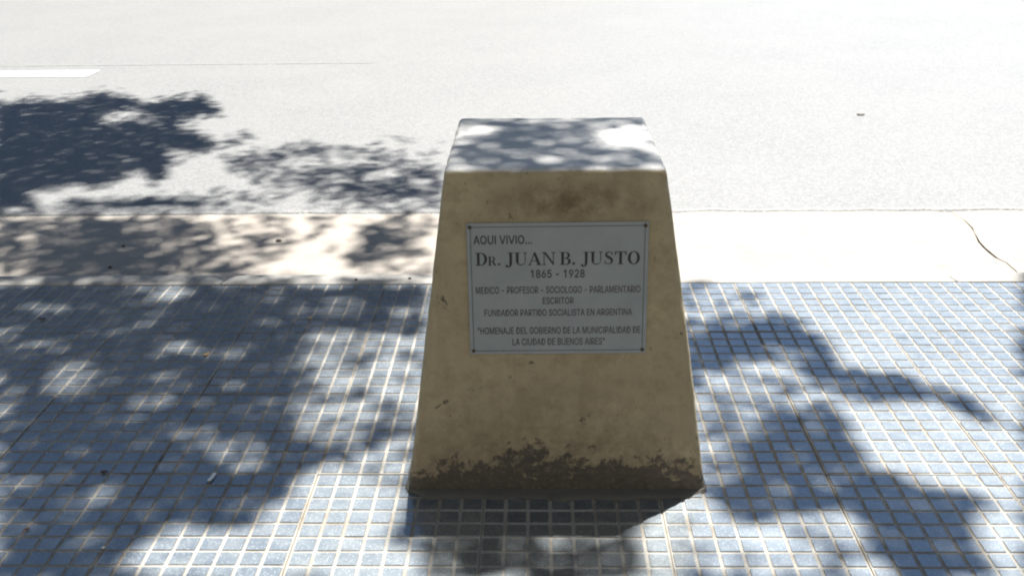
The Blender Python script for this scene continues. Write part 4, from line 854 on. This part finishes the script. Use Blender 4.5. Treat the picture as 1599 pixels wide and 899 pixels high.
def glyph(ch):
    g = Glyph()
    if ch == 'D':
        g.rect(.10, .02, .10 + ST, .98); g.serif(.19, 0, .38, True); g.serif(.19, 1, .38, False)
        g.arc(.36, .5, .46, .5, .27, .445, -90, 90); g.rect(.25, 0, .36, .055); g.rect(.25, .945, .36, 1)
        return g, .86
    if ch == 'R':
        g.rect(.10, .02, .10 + ST, .98); g.serif(.19, 0, .40, True); g.serif(.19, 1, .38, False)
        g.arc(.40, .73, .33, .27, .155, .215, -90, 90); g.rect(.27, .945, .40, 1); g.rect(.27, .46, .40, .515)
        g.poly([(.36, .48), (.56, .48), (.84, .03), (.90, 0), (.64, 0)])
        return g, .90
    if ch == 'B':
        g.rect(.10, .02, .10 + ST, .98); g.serif(.19, 0, .38, True); g.serif(.19, 1, .38, False)
        g.arc(.40, .745, .31, .255, .14, .20, -90, 90); g.rect(.27, .945, .40, 1); g.rect(.27, .49, .40, .545)
        g.arc(.42, .265, .35, .265, .165, .21, -90, 90); g.rect(.27, 0, .42, .055)
        return g, .80
    if ch == 'J':
        g.rect(.28, .16, .28 + ST, .98); g.serif(.37, 1, .40, False)
        g.strip([(.373, .22), (.365, .08), (.32, -.06), (.22, -.13), (.10, -.13)], [.185, .175, .13, .075, .06])
        g.arc(.09, -.05, .09, .09, .001, .001, 0, 360)
        return g, .62
    if ch == 'U':
        g.rect(.11, .32, .11 + ST, .98); g.serif(.20, 1, .40, False)
        g.rect(.73, .32, .73 + TH, .98); g.serif(.76, 1, .28, False)
        g.arc(.45, .33, .34, .34, .28, .27, 180, 360, icx=.51 - .035)
        g.poly([(.11, .34), (.295, .34), (.30, .2), (.16, .18)])
        return g, .94
    if ch == 'A':
        g.poly([(.10, .02), (.165, .02), (.49, .94), (.46, 1), (.44, 1)])
        g.poly([(.42, 1), (.54, 1), (.90, .02), (.68, .02), (.405, .90)])
        g.rect(.235, .30, .66, .355); g.serif(.13, 0, .26, True); g.serif(.79, 0, .38, True)
        return g, .96
    if ch == 'N':
        g.rect(.14, .02, .14 + TH, .98); g.rect(.80, .0, .80 + TH, .98)
        g.poly([(.06, 1), (.29, 1), (.86, .12), (.86, -.02), (.81, -.02), (.14, 1 - .03)])
        g.serif(.17, 0, .28, True); g.serif(.83, 1, .28, False); g.serif(.12, 1, .22, False)
        return g, .99
    if ch == 'S':
        g.strip([(.62, .74), (.56, .90), (.42, .965), (.27, .94), (.185, .84), (.19, .71), (.30, .60), (.46, .50), (.58, .39), (.60, .25), (.53, .10), (.38, .035), (.22, .07), (.12, .24)],
                [.02, .055, .065, .10, .14, .165, .185, .19, .18, .15, .10, .065, .055, .02])
        g.poly([(.595, .70), (.64, .70), (.64, 1), (.60, 1)]); g.poly([(.10, 0), (.14, 0), (.145, .31), (.10, .31)])
        return g, .74
    if ch == 'T':
        g.rect(.36, .02, .36 + ST, .98); g.serif(.455, 0, .40, True); g.rect(.05, .94, .86, 1)
        g.poly([(.05, .96), (.05, .70), (.09, .70), (.17, .94)]); g.poly([(.86, .96), (.86, .70), (.82, .70), (.74, .94)])
        return g, .91
    if ch == 'O':
        g.arc(.46, .5, .43, .52, .225, .455, 0, 360, 40)
        return g, .92
    if ch == '.':
        g.arc(.16, .095, .10, .10, .001, .001, 0, 360)
        return g, .34
    return g, .36                             # space


def serif_line():
    seq = [('D', 1), ('R', .70), ('.', .9), (' ', .75), ('J', 1), ('U', 1), ('A', 1), ('N', 1), (' ', .75), ('B', 1), ('.', 1), (' ', .85), ('J', 1), ('U', 1), ('S', 1), ('T', 1), ('O', 1)]
    vs, fs, x, kk = [], [], 0.0, 0
    for ch, s in seq:
        g, adv = glyph(ch)
        b = len(vs)
        vs += [(x + px * s, py * s, kk + pz) for px, py, pz in g.v]
        fs += [tuple(b + q for q in fc) for fc in g.f]
        kk = 0
        x += adv * s + 0.012
    xa, xb, yt, yb = -0.1262, 0.2206, 0.5777, 0.5494
    xs_ = [q[0] for q in vs]
    sx = (xb - xa) / (max(xs_) - min(xs_))
    sy = (yt - yb)
    vv = [((px - min(xs_)) * sx + xa - PC[0], py * sy + yb - PC[1], ZF + 0.0002 + pz * 0.00001) for px, py, pz in vs]
    me = mesh('lettering', vv, fs)
    bm = bmesh.new(); bm.from_mesh(me)
    for fc in bm.faces:
        fc.normal_update()
        if fc.normal.z < 0: fc.normal_flip()
    bm.to_mesh(me); bm.free()
    link('lettering', me, M_INK, plaque)


serif_line()

# ------------------------------------------------------------------ shade map, read off the photograph (photo pixels)
GX, GY = np.meshgrid(np.arange(2, 1599, 4), np.arange(2, 899, 4))
shade = np.zeros(GX.shape)
topshade = np.full(GX.shape, 0.96)


def p_poly(pts, val=1.0, arr=None):
    arr = shade if arr is None else arr
    inside = np.zeros(GX.shape, bool)
    n = len(pts)
    for i in range(n):
        x1, y1 = pts[i]; x2, y2 = pts[(i + 1) % n]
        if y1 == y2: continue
        c = ((y1 > GY) != (y2 > GY)) & (GX < (x2 - x1) * (GY - y1) / (y2 - y1) + x1)
        inside ^= c
    arr[inside] = val


def p_ell(cx, cy, rx, ry, val=0.0, rot=0.0, arr=None):
    arr = shade if arr is None else arr
    c, s = math.cos(R(rot)), math.sin(R(rot))
    dx, dy = GX - cx, GY - cy
    u, w = dx * c + dy * s, -dx * s + dy * c
    arr[(u / rx) ** 2 + (w / ry) ** 2 < 1] = val


D = 1.0
# road, left
p_poly([(0, 160), (60, 155), (110, 158), (130, 150), (160, 145), (200, 151), (230, 161), (270, 152), (318, 149), (330, 160), (352, 172), (330, 188), (305, 205), (330, 216), (347, 236), (300, 246), (268, 258), (264, 282), (240, 292), (215, 268), (190, 286), (150, 300), (100, 294), (50, 306), (40, 320), (0, 330)])
p_ell(190, 185, 32, 6, 0, -12); p_ell(235, 190, 14, 4); p_ell(305, 196, 28, 7, 0, -12); p_ell(277, 243, 18, 5, .3)
p_poly([(85, 322), (110, 311), (330, 309), (335, 334), (80, 334)])
p_poly([(0, 318), (60, 312), (70, 334), (0, 334)])
# branch shadows in the middle of the road
p_poly([(350, 250), (430, 234), (520, 219), (600, 219), (694, 226), (694, 334), (430, 334), (440, 300), (400, 292), (352, 275)], .72)
p_poly([(300, 334), (330, 300), (440, 300), (440, 334)], .55)
p_ell(405, 205, 20, 5); p_ell(385, 196, 10, 2.5); p_ell(370, 221, 24, 8, D, -18)
p_poly([(345, 240), (380, 248), (410, 262), (465, 268), (475, 283), (425, 292), (380, 284), (352, 270)], .75)
p_ell(545, 226, 48, 8); p_ell(475, 239, 42, 6, D, -12); p_ell(640, 231, 42, 9); p_ell(688, 250, 16, 14); p_ell(628, 198, 19, 4)
p_poly([(500, 262), (560, 255), (600, 262), (640, 262), (690, 265), (694, 300), (640, 312), (560, 312), (500, 300), (470, 285)], .95)
p_ell(475, 256, 26, 9, .1); p_ell(540, 254, 38, 8, .15); p_ell(597, 276, 27, 6, .2, -10); p_ell(655, 252, 24, 8, .15); p_ell(520, 284, 20, 6, .5)
p_ell(468, 312, 18, 16); p_ell(440, 325, 26, 8); p_ell(540, 322, 50, 6, .5); p_ell(640, 325, 40, 5, .5)
p_ell(660, 290, 18, 7, .5); p_ell(515, 315, 16, 7, 0.3)
# gutter
p_poly([(0, 336), (300, 336), (340, 350), (345, 432), (0, 432)], .95)
p_poly([(340, 350), (345, 336), (520, 336), (500, 432), (345, 432)], .72)
p_poly([(405, 430), (470, 380), (515, 372), (520, 400), (530, 430)], .0)
p_poly([(335, 345), (440, 338), (430, 372), (350, 385)], .5)
p_poly([(45, 432), (62, 400), (88, 372), (95, 350), (118, 338), (262, 338), (300, 350), (262, 372), (255, 392), (268, 404), (335, 408), (345, 432)])
p_ell(108, 356, 22, 15, .9); p_ell(235, 351, 36, 10, .88); 
p_poly([(300, 350), (345, 400), (345, 432), (262, 404), (258, 380)], .92)
p_poly([(0, 425), (0, 395), (38, 372), (70, 350), (84, 362), (60, 396), (48, 415), (20, 432)], .95)
p_poly([(0, 398), (0, 374), (40, 350), (88, 336), (95, 342), (60, 362)], .88)
p_ell(20, 428, 28, 8, .9); p_ell(300, 425, 40, 8, .92)
p_ell(397, 378, 30, 11, D, -20); p_ell(364, 417, 36, 12, D, -18); p_ell(370, 398, 30, 8, .5, -20)
p_ell(467, 348, 14, 24); p_ell(470, 330, 20, 9)
p_poly([(515, 362), (548, 350), (620, 340), (665, 345), (676, 395), (640, 388), (600, 405), (560, 420), (540, 408), (530, 392), (510, 395)], .95)
p_poly([(600, 336), (678, 336), (678, 432), (600, 426)], .9)
p_ell(535, 372, 22, 20); p_ell(590, 374, 16, 26, D, 35); p_ell(560, 411, 24, 9, D, -15); p_ell(670, 378, 14, 10); p_ell(655, 348, 30, 8, .7)
p_ell(650, 405, 26, 12, .6); p_ell(557, 390, 14, 10, .85); p_ell(620, 424, 60, 5, .8)
# kerb top
p_poly([(0, 431), (664, 431), (664, 450), (0, 450)], .96)
for e in ((20, 440, 40, 8), (155, 440, 40, 6), (222, 442, 32, 5), (285, 445, 34, 6), (385, 440, 46, 7), (482, 442, 52, 7), (628, 440, 38, 7)): p_ell(*e, {385: .75, 482: .45, 222: .7}.get(e[0], .8))
p_ell(340, 440, 14, 6, .9)
# tiles, left of the monument
p_poly([(0, 449), (668, 449), (664, 528), (600, 520), (530, 518), (482, 522), (468, 565), (476, 596), (460, 640), (450, 672), (500, 682), (545, 700), (540, 720), (480, 742), (452, 764), (405, 814), (346, 827), (268, 815), (224, 846), (170, 899), (0, 899)])
p_poly([(482, 522), (530, 518), (600, 520), (655, 530), (648, 640), (640, 762), (560, 742), (552, 700), (500, 680), (452, 672), (462, 640), (478, 596), (470, 565)], .62)
p_ell(565, 561, 17, 11, .9); p_ell(556, 620, 22, 15, .9); p_ell(618, 660, 22, 24, .95); p_ell(520, 708, 38, 20, .97); p_ell(570, 716, 28, 14, .8); p_ell(605, 585, 28, 34, .25); p_ell(530, 600, 26, 26, .6); p_ell(540, 650, 30, 24, .5); p_ell(620, 730, 26, 20, 0.0)
p_ell(660, 590, 12, 40, .6)
FLECK = {262: .55, 112: .55, 280: .82, 356: .82, 272: .86, 45: .78, 290: .86, 533: .82, 373: .84, 75: .82}
for e in ((75, 484, 34, 10), (262, 461, 38, 14), (45, 540, 55, 13), (112, 590, 42, 26), (280, 541, 42, 11), (356, 556, 30, 12), (272, 586, 38, 15), (345, 597, 34, 11, .92),
          (240, 633, 34, 20), (290, 681, 42, 20), (373, 706, 42, 24), (533, 480, 34, 13), (208, 510, 28, 8, .93), (630, 494, 34, 16, .86), (5, 655, 14, 22), (20, 750, 42, 20, .9),
          (160, 785, 44, 22, .86), (8, 510, 14, 14), (205, 655, 18, 12, .86), (320, 630, 22, 10, .86), (90, 520, 30, 6, .86), (130, 850, 26, 12, .86), (30, 820, 26, 14, .86)): p_ell(e[0], e[1], e[2] * .9, e[3] * .9, e[4] if len(e) > 4 else FLECK.get(e[0], .92))
# tiles, right of the monument
p_poly([(1060, 500), (1140, 495), (1182, 500), (1204, 487), (1241, 489), (1268, 516), (1300, 537), (1321, 574), (1358, 580), (1411, 582), (1438, 596), (1486, 596), (1523, 612), (1555, 644), (1529, 659), (1491, 646), (1459, 624), (1411, 630), (1358, 630), (1315, 619), (1283, 601), (1241, 582), (1198, 544), (1188, 566), (1140, 578), (1080, 606), (1060, 606)])
p_ell(1223, 556, 32, 16, .8); p_ell(1276, 606, 40, 12, .55); p_ell(1472, 616, 30, 8, .6); p_ell(1105, 585, 26, 8, .75); p_ell(1535, 650, 24, 14, .8)
p_poly([(1062, 445), (1120, 448), (1150, 470), (1190, 480), (1190, 500), (1062, 502)], .5)
p_ell(1172, 463, 20, 9, .9); p_ell(1085, 446, 26, 5, .8); p_ell(1085, 520, 14, 10, .9)
p_poly([(1113, 654), (1140, 644), (1177, 668), (1220, 630), (1268, 640), (1315, 650), (1337, 676), (1363, 727), (1411, 746), (1465, 757), (1539, 762), (1570, 788), (1518, 814), (1538, 862), (1572, 899), (1400, 899), (1366, 846), (1337, 814), (1300, 784), (1241, 814), (1188, 818), (1134, 812), (1095, 776), (1090, 742), (1156, 718), (1150, 688), (1108, 678)])
p_poly([(1060, 606), (1110, 600), (1200, 575), (1240, 590), (1240, 640), (1180, 668), (1120, 650), (1070, 655)], .68)
p_poly([(1085, 655), (1180, 655), (1240, 600), (1330, 650), (1330, 700), (1200, 760), (1090, 770)], .9)
p_poly([(1177, 668), (1220, 630), (1268, 640), (1315, 650), (1337, 676), (1363, 727), (1330, 790), (1240, 800), (1150, 790), (1140, 740), (1156, 718)], 1)
p_ell(1131, 702, 34, 16, .5); p_ell(1250, 632, 26, 9, .6)
p_ell(1122, 645, 20, 10, .8)
# in front of the monument
p_poly([(636, 795), (1040, 795), (985, 836), (1000, 858), (1022, 899), (664, 899)], .99)
p_poly([(1022, 899), (1000, 850), (1060, 815), (1200, 815), (1330, 815), (1366, 850), (1400, 899)], .45)
# top of the monument
for e in ((978, 212, 46, 13), (1022, 240, 12, 18), (738, 206, 26, 9), (800, 188, 60, 5), (905, 187, 46, 4), (703, 240, 9, 26), (770, 232, 18, 6), (860, 200, 16, 4)):
    p_ell(*e, {978: .1, 1022: .5, 738: .6, 703: .6}.get(e[0], .88), arr=topshade)

for _ in range(2):                           # feather the edges: leaves thin out gradually
    for A in (shade, topshade):
        B = np.pad(A, 1, mode='edge')
        A[:] = sum(B[1 + i:1 + i + A.shape[0], 1 + j:1 + j + A.shape[1]] for i in (-1, 0, 1) for j in (-1, 0, 1)) / 9.0

# ------------------------------------------------------------------ street trees: their crowns are out of the picture, their shade is in it
TREES = [dict(base=(-3.15, 2.75), apex=(-2.3, 4.9), label='street tree left of the picture whose crown shades road and pavement'),
         dict(base=(3.05, 2.85), apex=(2.0, 3.9), label='street tree right of the picture whose crown shades the tiles beside the monument')]


def mask_at(G):
    """shade wanted where a sun ray lands; G: ground hits (n,2)"""
    n = len(G)
    Q = G + HT * np.array([SX, SY])
    ontop = (Q[:, 0] > T0[0] - .02) & (Q[:, 0] < T1[0] + .02) & (Q[:, 1] > T0[1] - .035) & (Q[:, 1] < T1[1] + .02)
    z = np.where(G[:, 1] > Y_KERB, Z_GUT, 0.0)
    P = np.column_stack([G[:, 0] - z * 0 + 0, G[:, 1], z])
    P[:, 0] += z * SX; P[:, 1] += z * SY
    P[ontop] = np.column_stack([Q[ontop], np.full(ontop.sum(), HT)])
    px, py = project(P)
    ix, iy = np.floor(px / 4).astype(int), np.floor(py / 4).astype(int)
    infr = (ix >= 0) & (ix < GX.shape[1]) & (iy >= 0) & (iy < GX.shape[0]) & (G[:, 1] > 0.8)
    ixc, iyc = np.clip(ix, 0, GX.shape[1] - 1), np.clip(iy, 0, GX.shape[0] - 1)
    val = np.where(ontop, topshade[iyc, ixc], shade[iyc, ixc])
    return val, infr, px, py


def candidates(n, x0, x1, y0, y1, l0, l1, inside):
    G = np.column_stack([rng.uniform(x0, x1, n), rng.uniform(y0, y1, n)])
    val, infr, px, py = mask_at(G)
    left = G[:, 0] < 0.25
    dl = np.hypot((G[:, 0] + 2.6) / 1.15, G[:, 1] - 3.6)
    dr = np.hypot((G[:, 0] - 1.9) / 1.0, G[:, 1] - 2.4)
    if inside:
        ok = infr & (val > 0.05)
    else:
        rough = np.where(left, (np.hypot((G[:, 0] + 2.9) / 1.15, (G[:, 1] - 2.6) / 1.2) < 4.1) & (G[:, 0] < 0.1), (np.hypot(G[:, 0] - 2.4, (G[:, 1] - 0.6) / 1.2) < 2.7) & (G[:, 0] > 0.2))
        ok = ~infr & rough
    G, val, left, dl, dr = G[ok], val[ok], left[ok], dl[ok], dr[ok]
    n = len(G)
    hz = np.where(left, 7.0 - 0.20 * dl, 6.6 - 0.20 * dr)
    lump = np.array([n1(a * 1.1, b * 1.1, 2.0) for a, b in G])
    zz = np.clip(np.clip(hz + 0.5 * lump, 4.8, 7.6) + rng.normal(0, 0.4, n), 4.4, 8.4)
    C = np.column_stack([G[:, 0] + SX * zz, G[:, 1] + SY * zz, zz])
    th = rng.uniform(0, 2 * np.pi, n)
    tilt = rng.normal(0, 0.45, n)
    ax = np.column_stack([np.cos(th) * np.cos(tilt), np.sin(th) * np.cos(tilt), np.sin(tilt)])
    sd_ = np.column_stack([-np.sin(th), np.cos(th), rng.normal(0, 0.35, n)])
    sd_ /= np.linalg.norm(sd_, axis=1)[:, None]
    Ln = rng.uniform(l0, l1, n)
    Wd = Ln * rng.uniform(0.45, 0.62, n)
    if inside:
        kv = val
        dens = n / ((x1 - x0) * (y1 - y0)) * 0 + NIN / ((x1 - x0) * (y1 - y0))
        area = np.mean(Ln * Wd) * 0.66
        cover = -1.0 * np.log(np.clip(1 - kv, 0.005, 1))
        prob = cover / (dens * area)
    else:
        gap = np.array([n1(a * 2.0, b * 2.0, 8.0) + 0.6 * n1(a * 4.7, b * 4.7, 4.0) for a, b in G])
        prob = np.where(gap > -0.30, 1.0, 0.0)
    k = rng.random(n) < prob
    return [q[k] for q in (C, ax, sd_, Ln, Wd, left)]


NIN = 620000
sets = [candidates(NIN, -5.2, 2.6, 1.3, 7.6, 0.035, 0.062, True), candidates(90000, -7.8, 4.8, -2.0, 7.6, 0.07, 0.11, False)]
C, ax, sd_, Ln, Wd, left = [np.concatenate([sets[0][q], sets[1][q]]) for q in range(6)]
keep = np.ones(len(C), bool)
print('leaves', len(sets[0][0]), len(sets[1][0]))


def limb(v, f, pts, rads, seg=8):
    b0 = len(v)
    n = len(pts)
    for i, (p, r_) in enumerate(zip(pts, rads)):
        d = (pts[min(n - 1, i + 1)] - pts[max(0, i - 1)]).normalized()
        a = d.orthogonal().normalized(); b = d.cross(a)
        for k in range(seg):
            t_ = 2 * math.pi * k / seg
            rr = r_ * (1 + 0.12 * n1(p.x * 3 + k, p.y * 3, p.z * 3))
            v.append(p + a * rr * math.cos(t_) + b * rr * math.sin(t_))
    for i in range(n - 1):
        for k in range(seg):
            k2 = (k + 1) % seg
            f.append((b0 + i * seg + k, b0 + i * seg + k2, b0 + (i + 1) * seg + k2, b0 + (i + 1) * seg + k))
    f.append(tuple(b0 + (n - 1) * seg + k for k in range(seg)))


for ti, T in enumerate(TREES):
    bx, by = T['base']
    tree = empty('street_tree', (bx, by, 0))
    tag(tree, T['label'], 'tree', 'street trees along the kerb')
    v, f = [], []
    lean = Vector((0.12 * (1 if ti == 0 else -1), 0.15, 0))
    tp = [Vector((0, 0, -0.02)), Vector((0, 0, 0.25)), lean * 0.4 + Vector((0, 0, 1.2)), lean + Vector((0, 0, 2.5))]
    limb(v, f, tp, [0.24, 0.17, 0.145, 0.12], 12)
    sel = keep & (left if ti == 0 else ~left)
    idx = np.where(sel)[0]
    rs = random.Random(5 + ti)
    # limbs reach out to the densest spots of the crown
    tips = [Vector(C[rs.choice(idx)]) - Vector((bx, by, 0)) for _ in range(90)]
    for tip in tips:
        st_ = tp[3] + Vector((0, 0, -rs.uniform(0, .4)))
        tip = tip - Vector((0, 0, 0.12))
        m1 = st_.lerp(tip, .35) + Vector((rs.uniform(-.2, .2), rs.uniform(-.2, .2), .35))
        m2 = st_.lerp(tip, .7) + Vector((rs.uniform(-.15, .15), rs.uniform(-.15, .15), .2))
        k = min(1.0, (tip - st_).length / 4)
        smp = [st_.lerp(m1, q / 8) for q in range(8)] + [m1.lerp(m2, q / 8) for q in range(8)] + [m2.lerp(tip, q / 8) for q in range(9)]
        smp = np.array([tuple(q + Vector((bx, by, 0))) for q in smp])
        lv, li, _, _ = mask_at(smp[:, :2] - smp[:, 2:3] * np.array([SX, SY]))
        if (li & (lv < 0.6)).any():
            continue                          # a limb there would throw a bar of shade that the pavement does not show
        limb(v, f, [st_, m1, m2, tip], [0.05 * k + .015, 0.030 * k + .008, 0.016 * k + .004, 0.006], 6)
    link('trunk', mesh('trunk', v, f, True), M_BARK, tree)
    # leaves: a folded, pointed blade of six corners each
    c = C[idx] - np.array([bx, by, 0])
    a, s, L_, W_ = ax[idx], sd_[idx], Ln[idx][:, None], Wd[idx][:, None]
    nn = np.cross(a, s)
    P = np.stack([c - a * L_ * .5, c - a * L_ * .1 + s * W_ * .5 + nn * W_ * .12, c + a * L_ * .28 + s * W_ * .36 + nn * W_ * .10,
                  c + a * L_ * .5, c + a * L_ * .28 - s * W_ * .36 + nn * W_ * .10, c - a * L_ * .1 - s * W_ * .5 + nn * W_ * .12], axis=1).reshape(-1, 3)
    nleaf = len(idx)
    me = bpy.data.meshes.new('crown')
    base_i = np.arange(nleaf)[:, None] * 6
    quads = np.concatenate([base_i + np.array([[0, 1, 2, 3]]), base_i + np.array([[0, 3, 4, 5]])], axis=1).reshape(-1)
    me.vertices.add(nleaf * 6)
    me.vertices.foreach_set('co', P.astype(np.float32).reshape(-1))
    me.loops.add(len(quads))
    me.loops.foreach_set('vertex_index', quads.astype(np.int32))
    me.polygons.add(nleaf * 2)
    me.polygons.foreach_set('loop_start', np.arange(0, nleaf * 8, 4, dtype=np.int32))
    me.update(calc_edges=True)
    me.validate()
    link('crown', me, M_LEAF, tree)

# ------------------------------------------------------------------ small litter
def scrap(name, loc, L, W, rot, m, curl, label, cat, group=None):
    v, f = [], []
    nu, nv = 6, 4
    for s_ in (0, 1):
        for i in range(nu + 1):
            for j in range(nv + 1):
                u_, w_ = i / nu - .5, j / nv - .5
                wid = W * (1 if cat == 'paper' else max(0.12, math.cos(u_ * 2.7)))
                z_ = curl * (u_ * u_ * 4 + abs(w_) * 1.2) + 0.0008 + (0.0006 if s_ else 0) + curl * .3 * n1(u_ * 4, w_ * 4, L * 90)
                v.append((u_ * L, w_ * wid, z_))
    n = (nu + 1) * (nv + 1)
    for i in range(nu):
        for j in range(nv):
            q = (i * (nv + 1) + j, (i + 1) * (nv + 1) + j, (i + 1) * (nv + 1) + j + 1, i * (nv + 1) + j + 1)
            f.append(tuple(n + k for k in q)); f.append(q[::-1])
    o = link(name, mesh(name, v, f, True), m, None, loc)
    o.rotation_euler = (0, 0, R(rot))
    return tag(o, label, cat, group)


def pebble(loc, r_, m, label, group=None):
    bm = bmesh.new()
    bmesh.ops.create_icosphere(bm, subdivisions=2, radius=1)
    for q in bm.verts:
        k = 1 + 0.3 * noise.noise(q.co * 1.3 + Vector(loc) * 30)
        q.co = Vector((q.co.x * r_ * 1.25 * k, q.co.y * r_ * .9 * k, max(-.55, q.co.z) * r_ * .7 * k + r_ * .36))
    me = bpy.data.meshes.new('pebble'); bm.to_mesh(me); bm.free()
    o = link('pebble', me, m, None, loc)
    return tag(o, label, 'pebble', group)


scrap('paper_scrap', at(331, 746, 0.001), 0.036, 0.009, 82, M_PAPER, 0.002, 'tiny white paper scrap lying in the shade on the left tiles', 'paper')
scrap('dry_leaf', at(163, 738, 0.001), 0.016, 0.012, 10, M_DARKLEAF, 0.003, 'small dark brown leaf bit left of the white paper scrap', 'leaf', 'dry leaf bits on the tiles')
scrap('dry_leaf', at(66, 499, 0.001), 0.024, 0.014, 0, M_DARKLEAF, 0.003, 'dark leaf bit on the far left tiles near the kerb', 'leaf', 'dry leaf bits on the tiles')
scrap('dry_leaf', at(322, 554, 0.001), 0.026, 0.010, 60, M_YELLOWLEAF, 0.002, 'yellow leaf bit in a sun fleck on the left tiles', 'leaf', 'dry leaf bits on the tiles')
scrap('dry_leaf', at(484, 497, 0.001), 0.020, 0.009, 60, M_YELLOWLEAF, 0.002, 'yellow leaf bit in shade left of the monument near the kerb', 'leaf', 'dry leaf bits on the tiles')
scrap('dry_leaf', at(42, 827, 0.001), 0.013, 0.008, 40, M_DARKLEAF, 0.002, 'dark leaf bit in the lower left corner of the tiles', 'leaf', 'dry leaf bits on the tiles')
pebble(at(162, 855, 0.0), 0.004, M_PALE, 'tiny pale pebble in the lower left shade on the tiles')
pebble(at(193, 385, Z_GUT), 0.007, M_PEBBLE, 'dark pebble in the shaded gutter farther from the kerb', 'pebbles in the gutter')
pebble(at(172, 418, Z_GUT), 0.007, M_PEBBLE, 'dark pebble in the shaded gutter close to the kerb', 'pebbles in the gutter')
pebble(at(435, 377, Z_GUT), 0.010, M_PEBBLE, 'dark pebble in the gutter left of the monument', 'pebbles in the gutter')
pebble(at(556, 437, 0.003), 0.005, M_PEBBLE, 'dark pebble on the kerb in shade left of the monument', 'pebbles on the kerb')
pebble(at(640, 435, 0.003), 0.005, M_PEBBLE, 'dark pebble on the kerb beside the monument', 'pebbles on the kerb')
scrap('dry_leaf', at(1344, 180, Z_ROAD), 0.05, 0.04, 0, M_PEBBLE, 0.005, 'dark leaf lying alone on the sunlit road at the right', 'leaf')
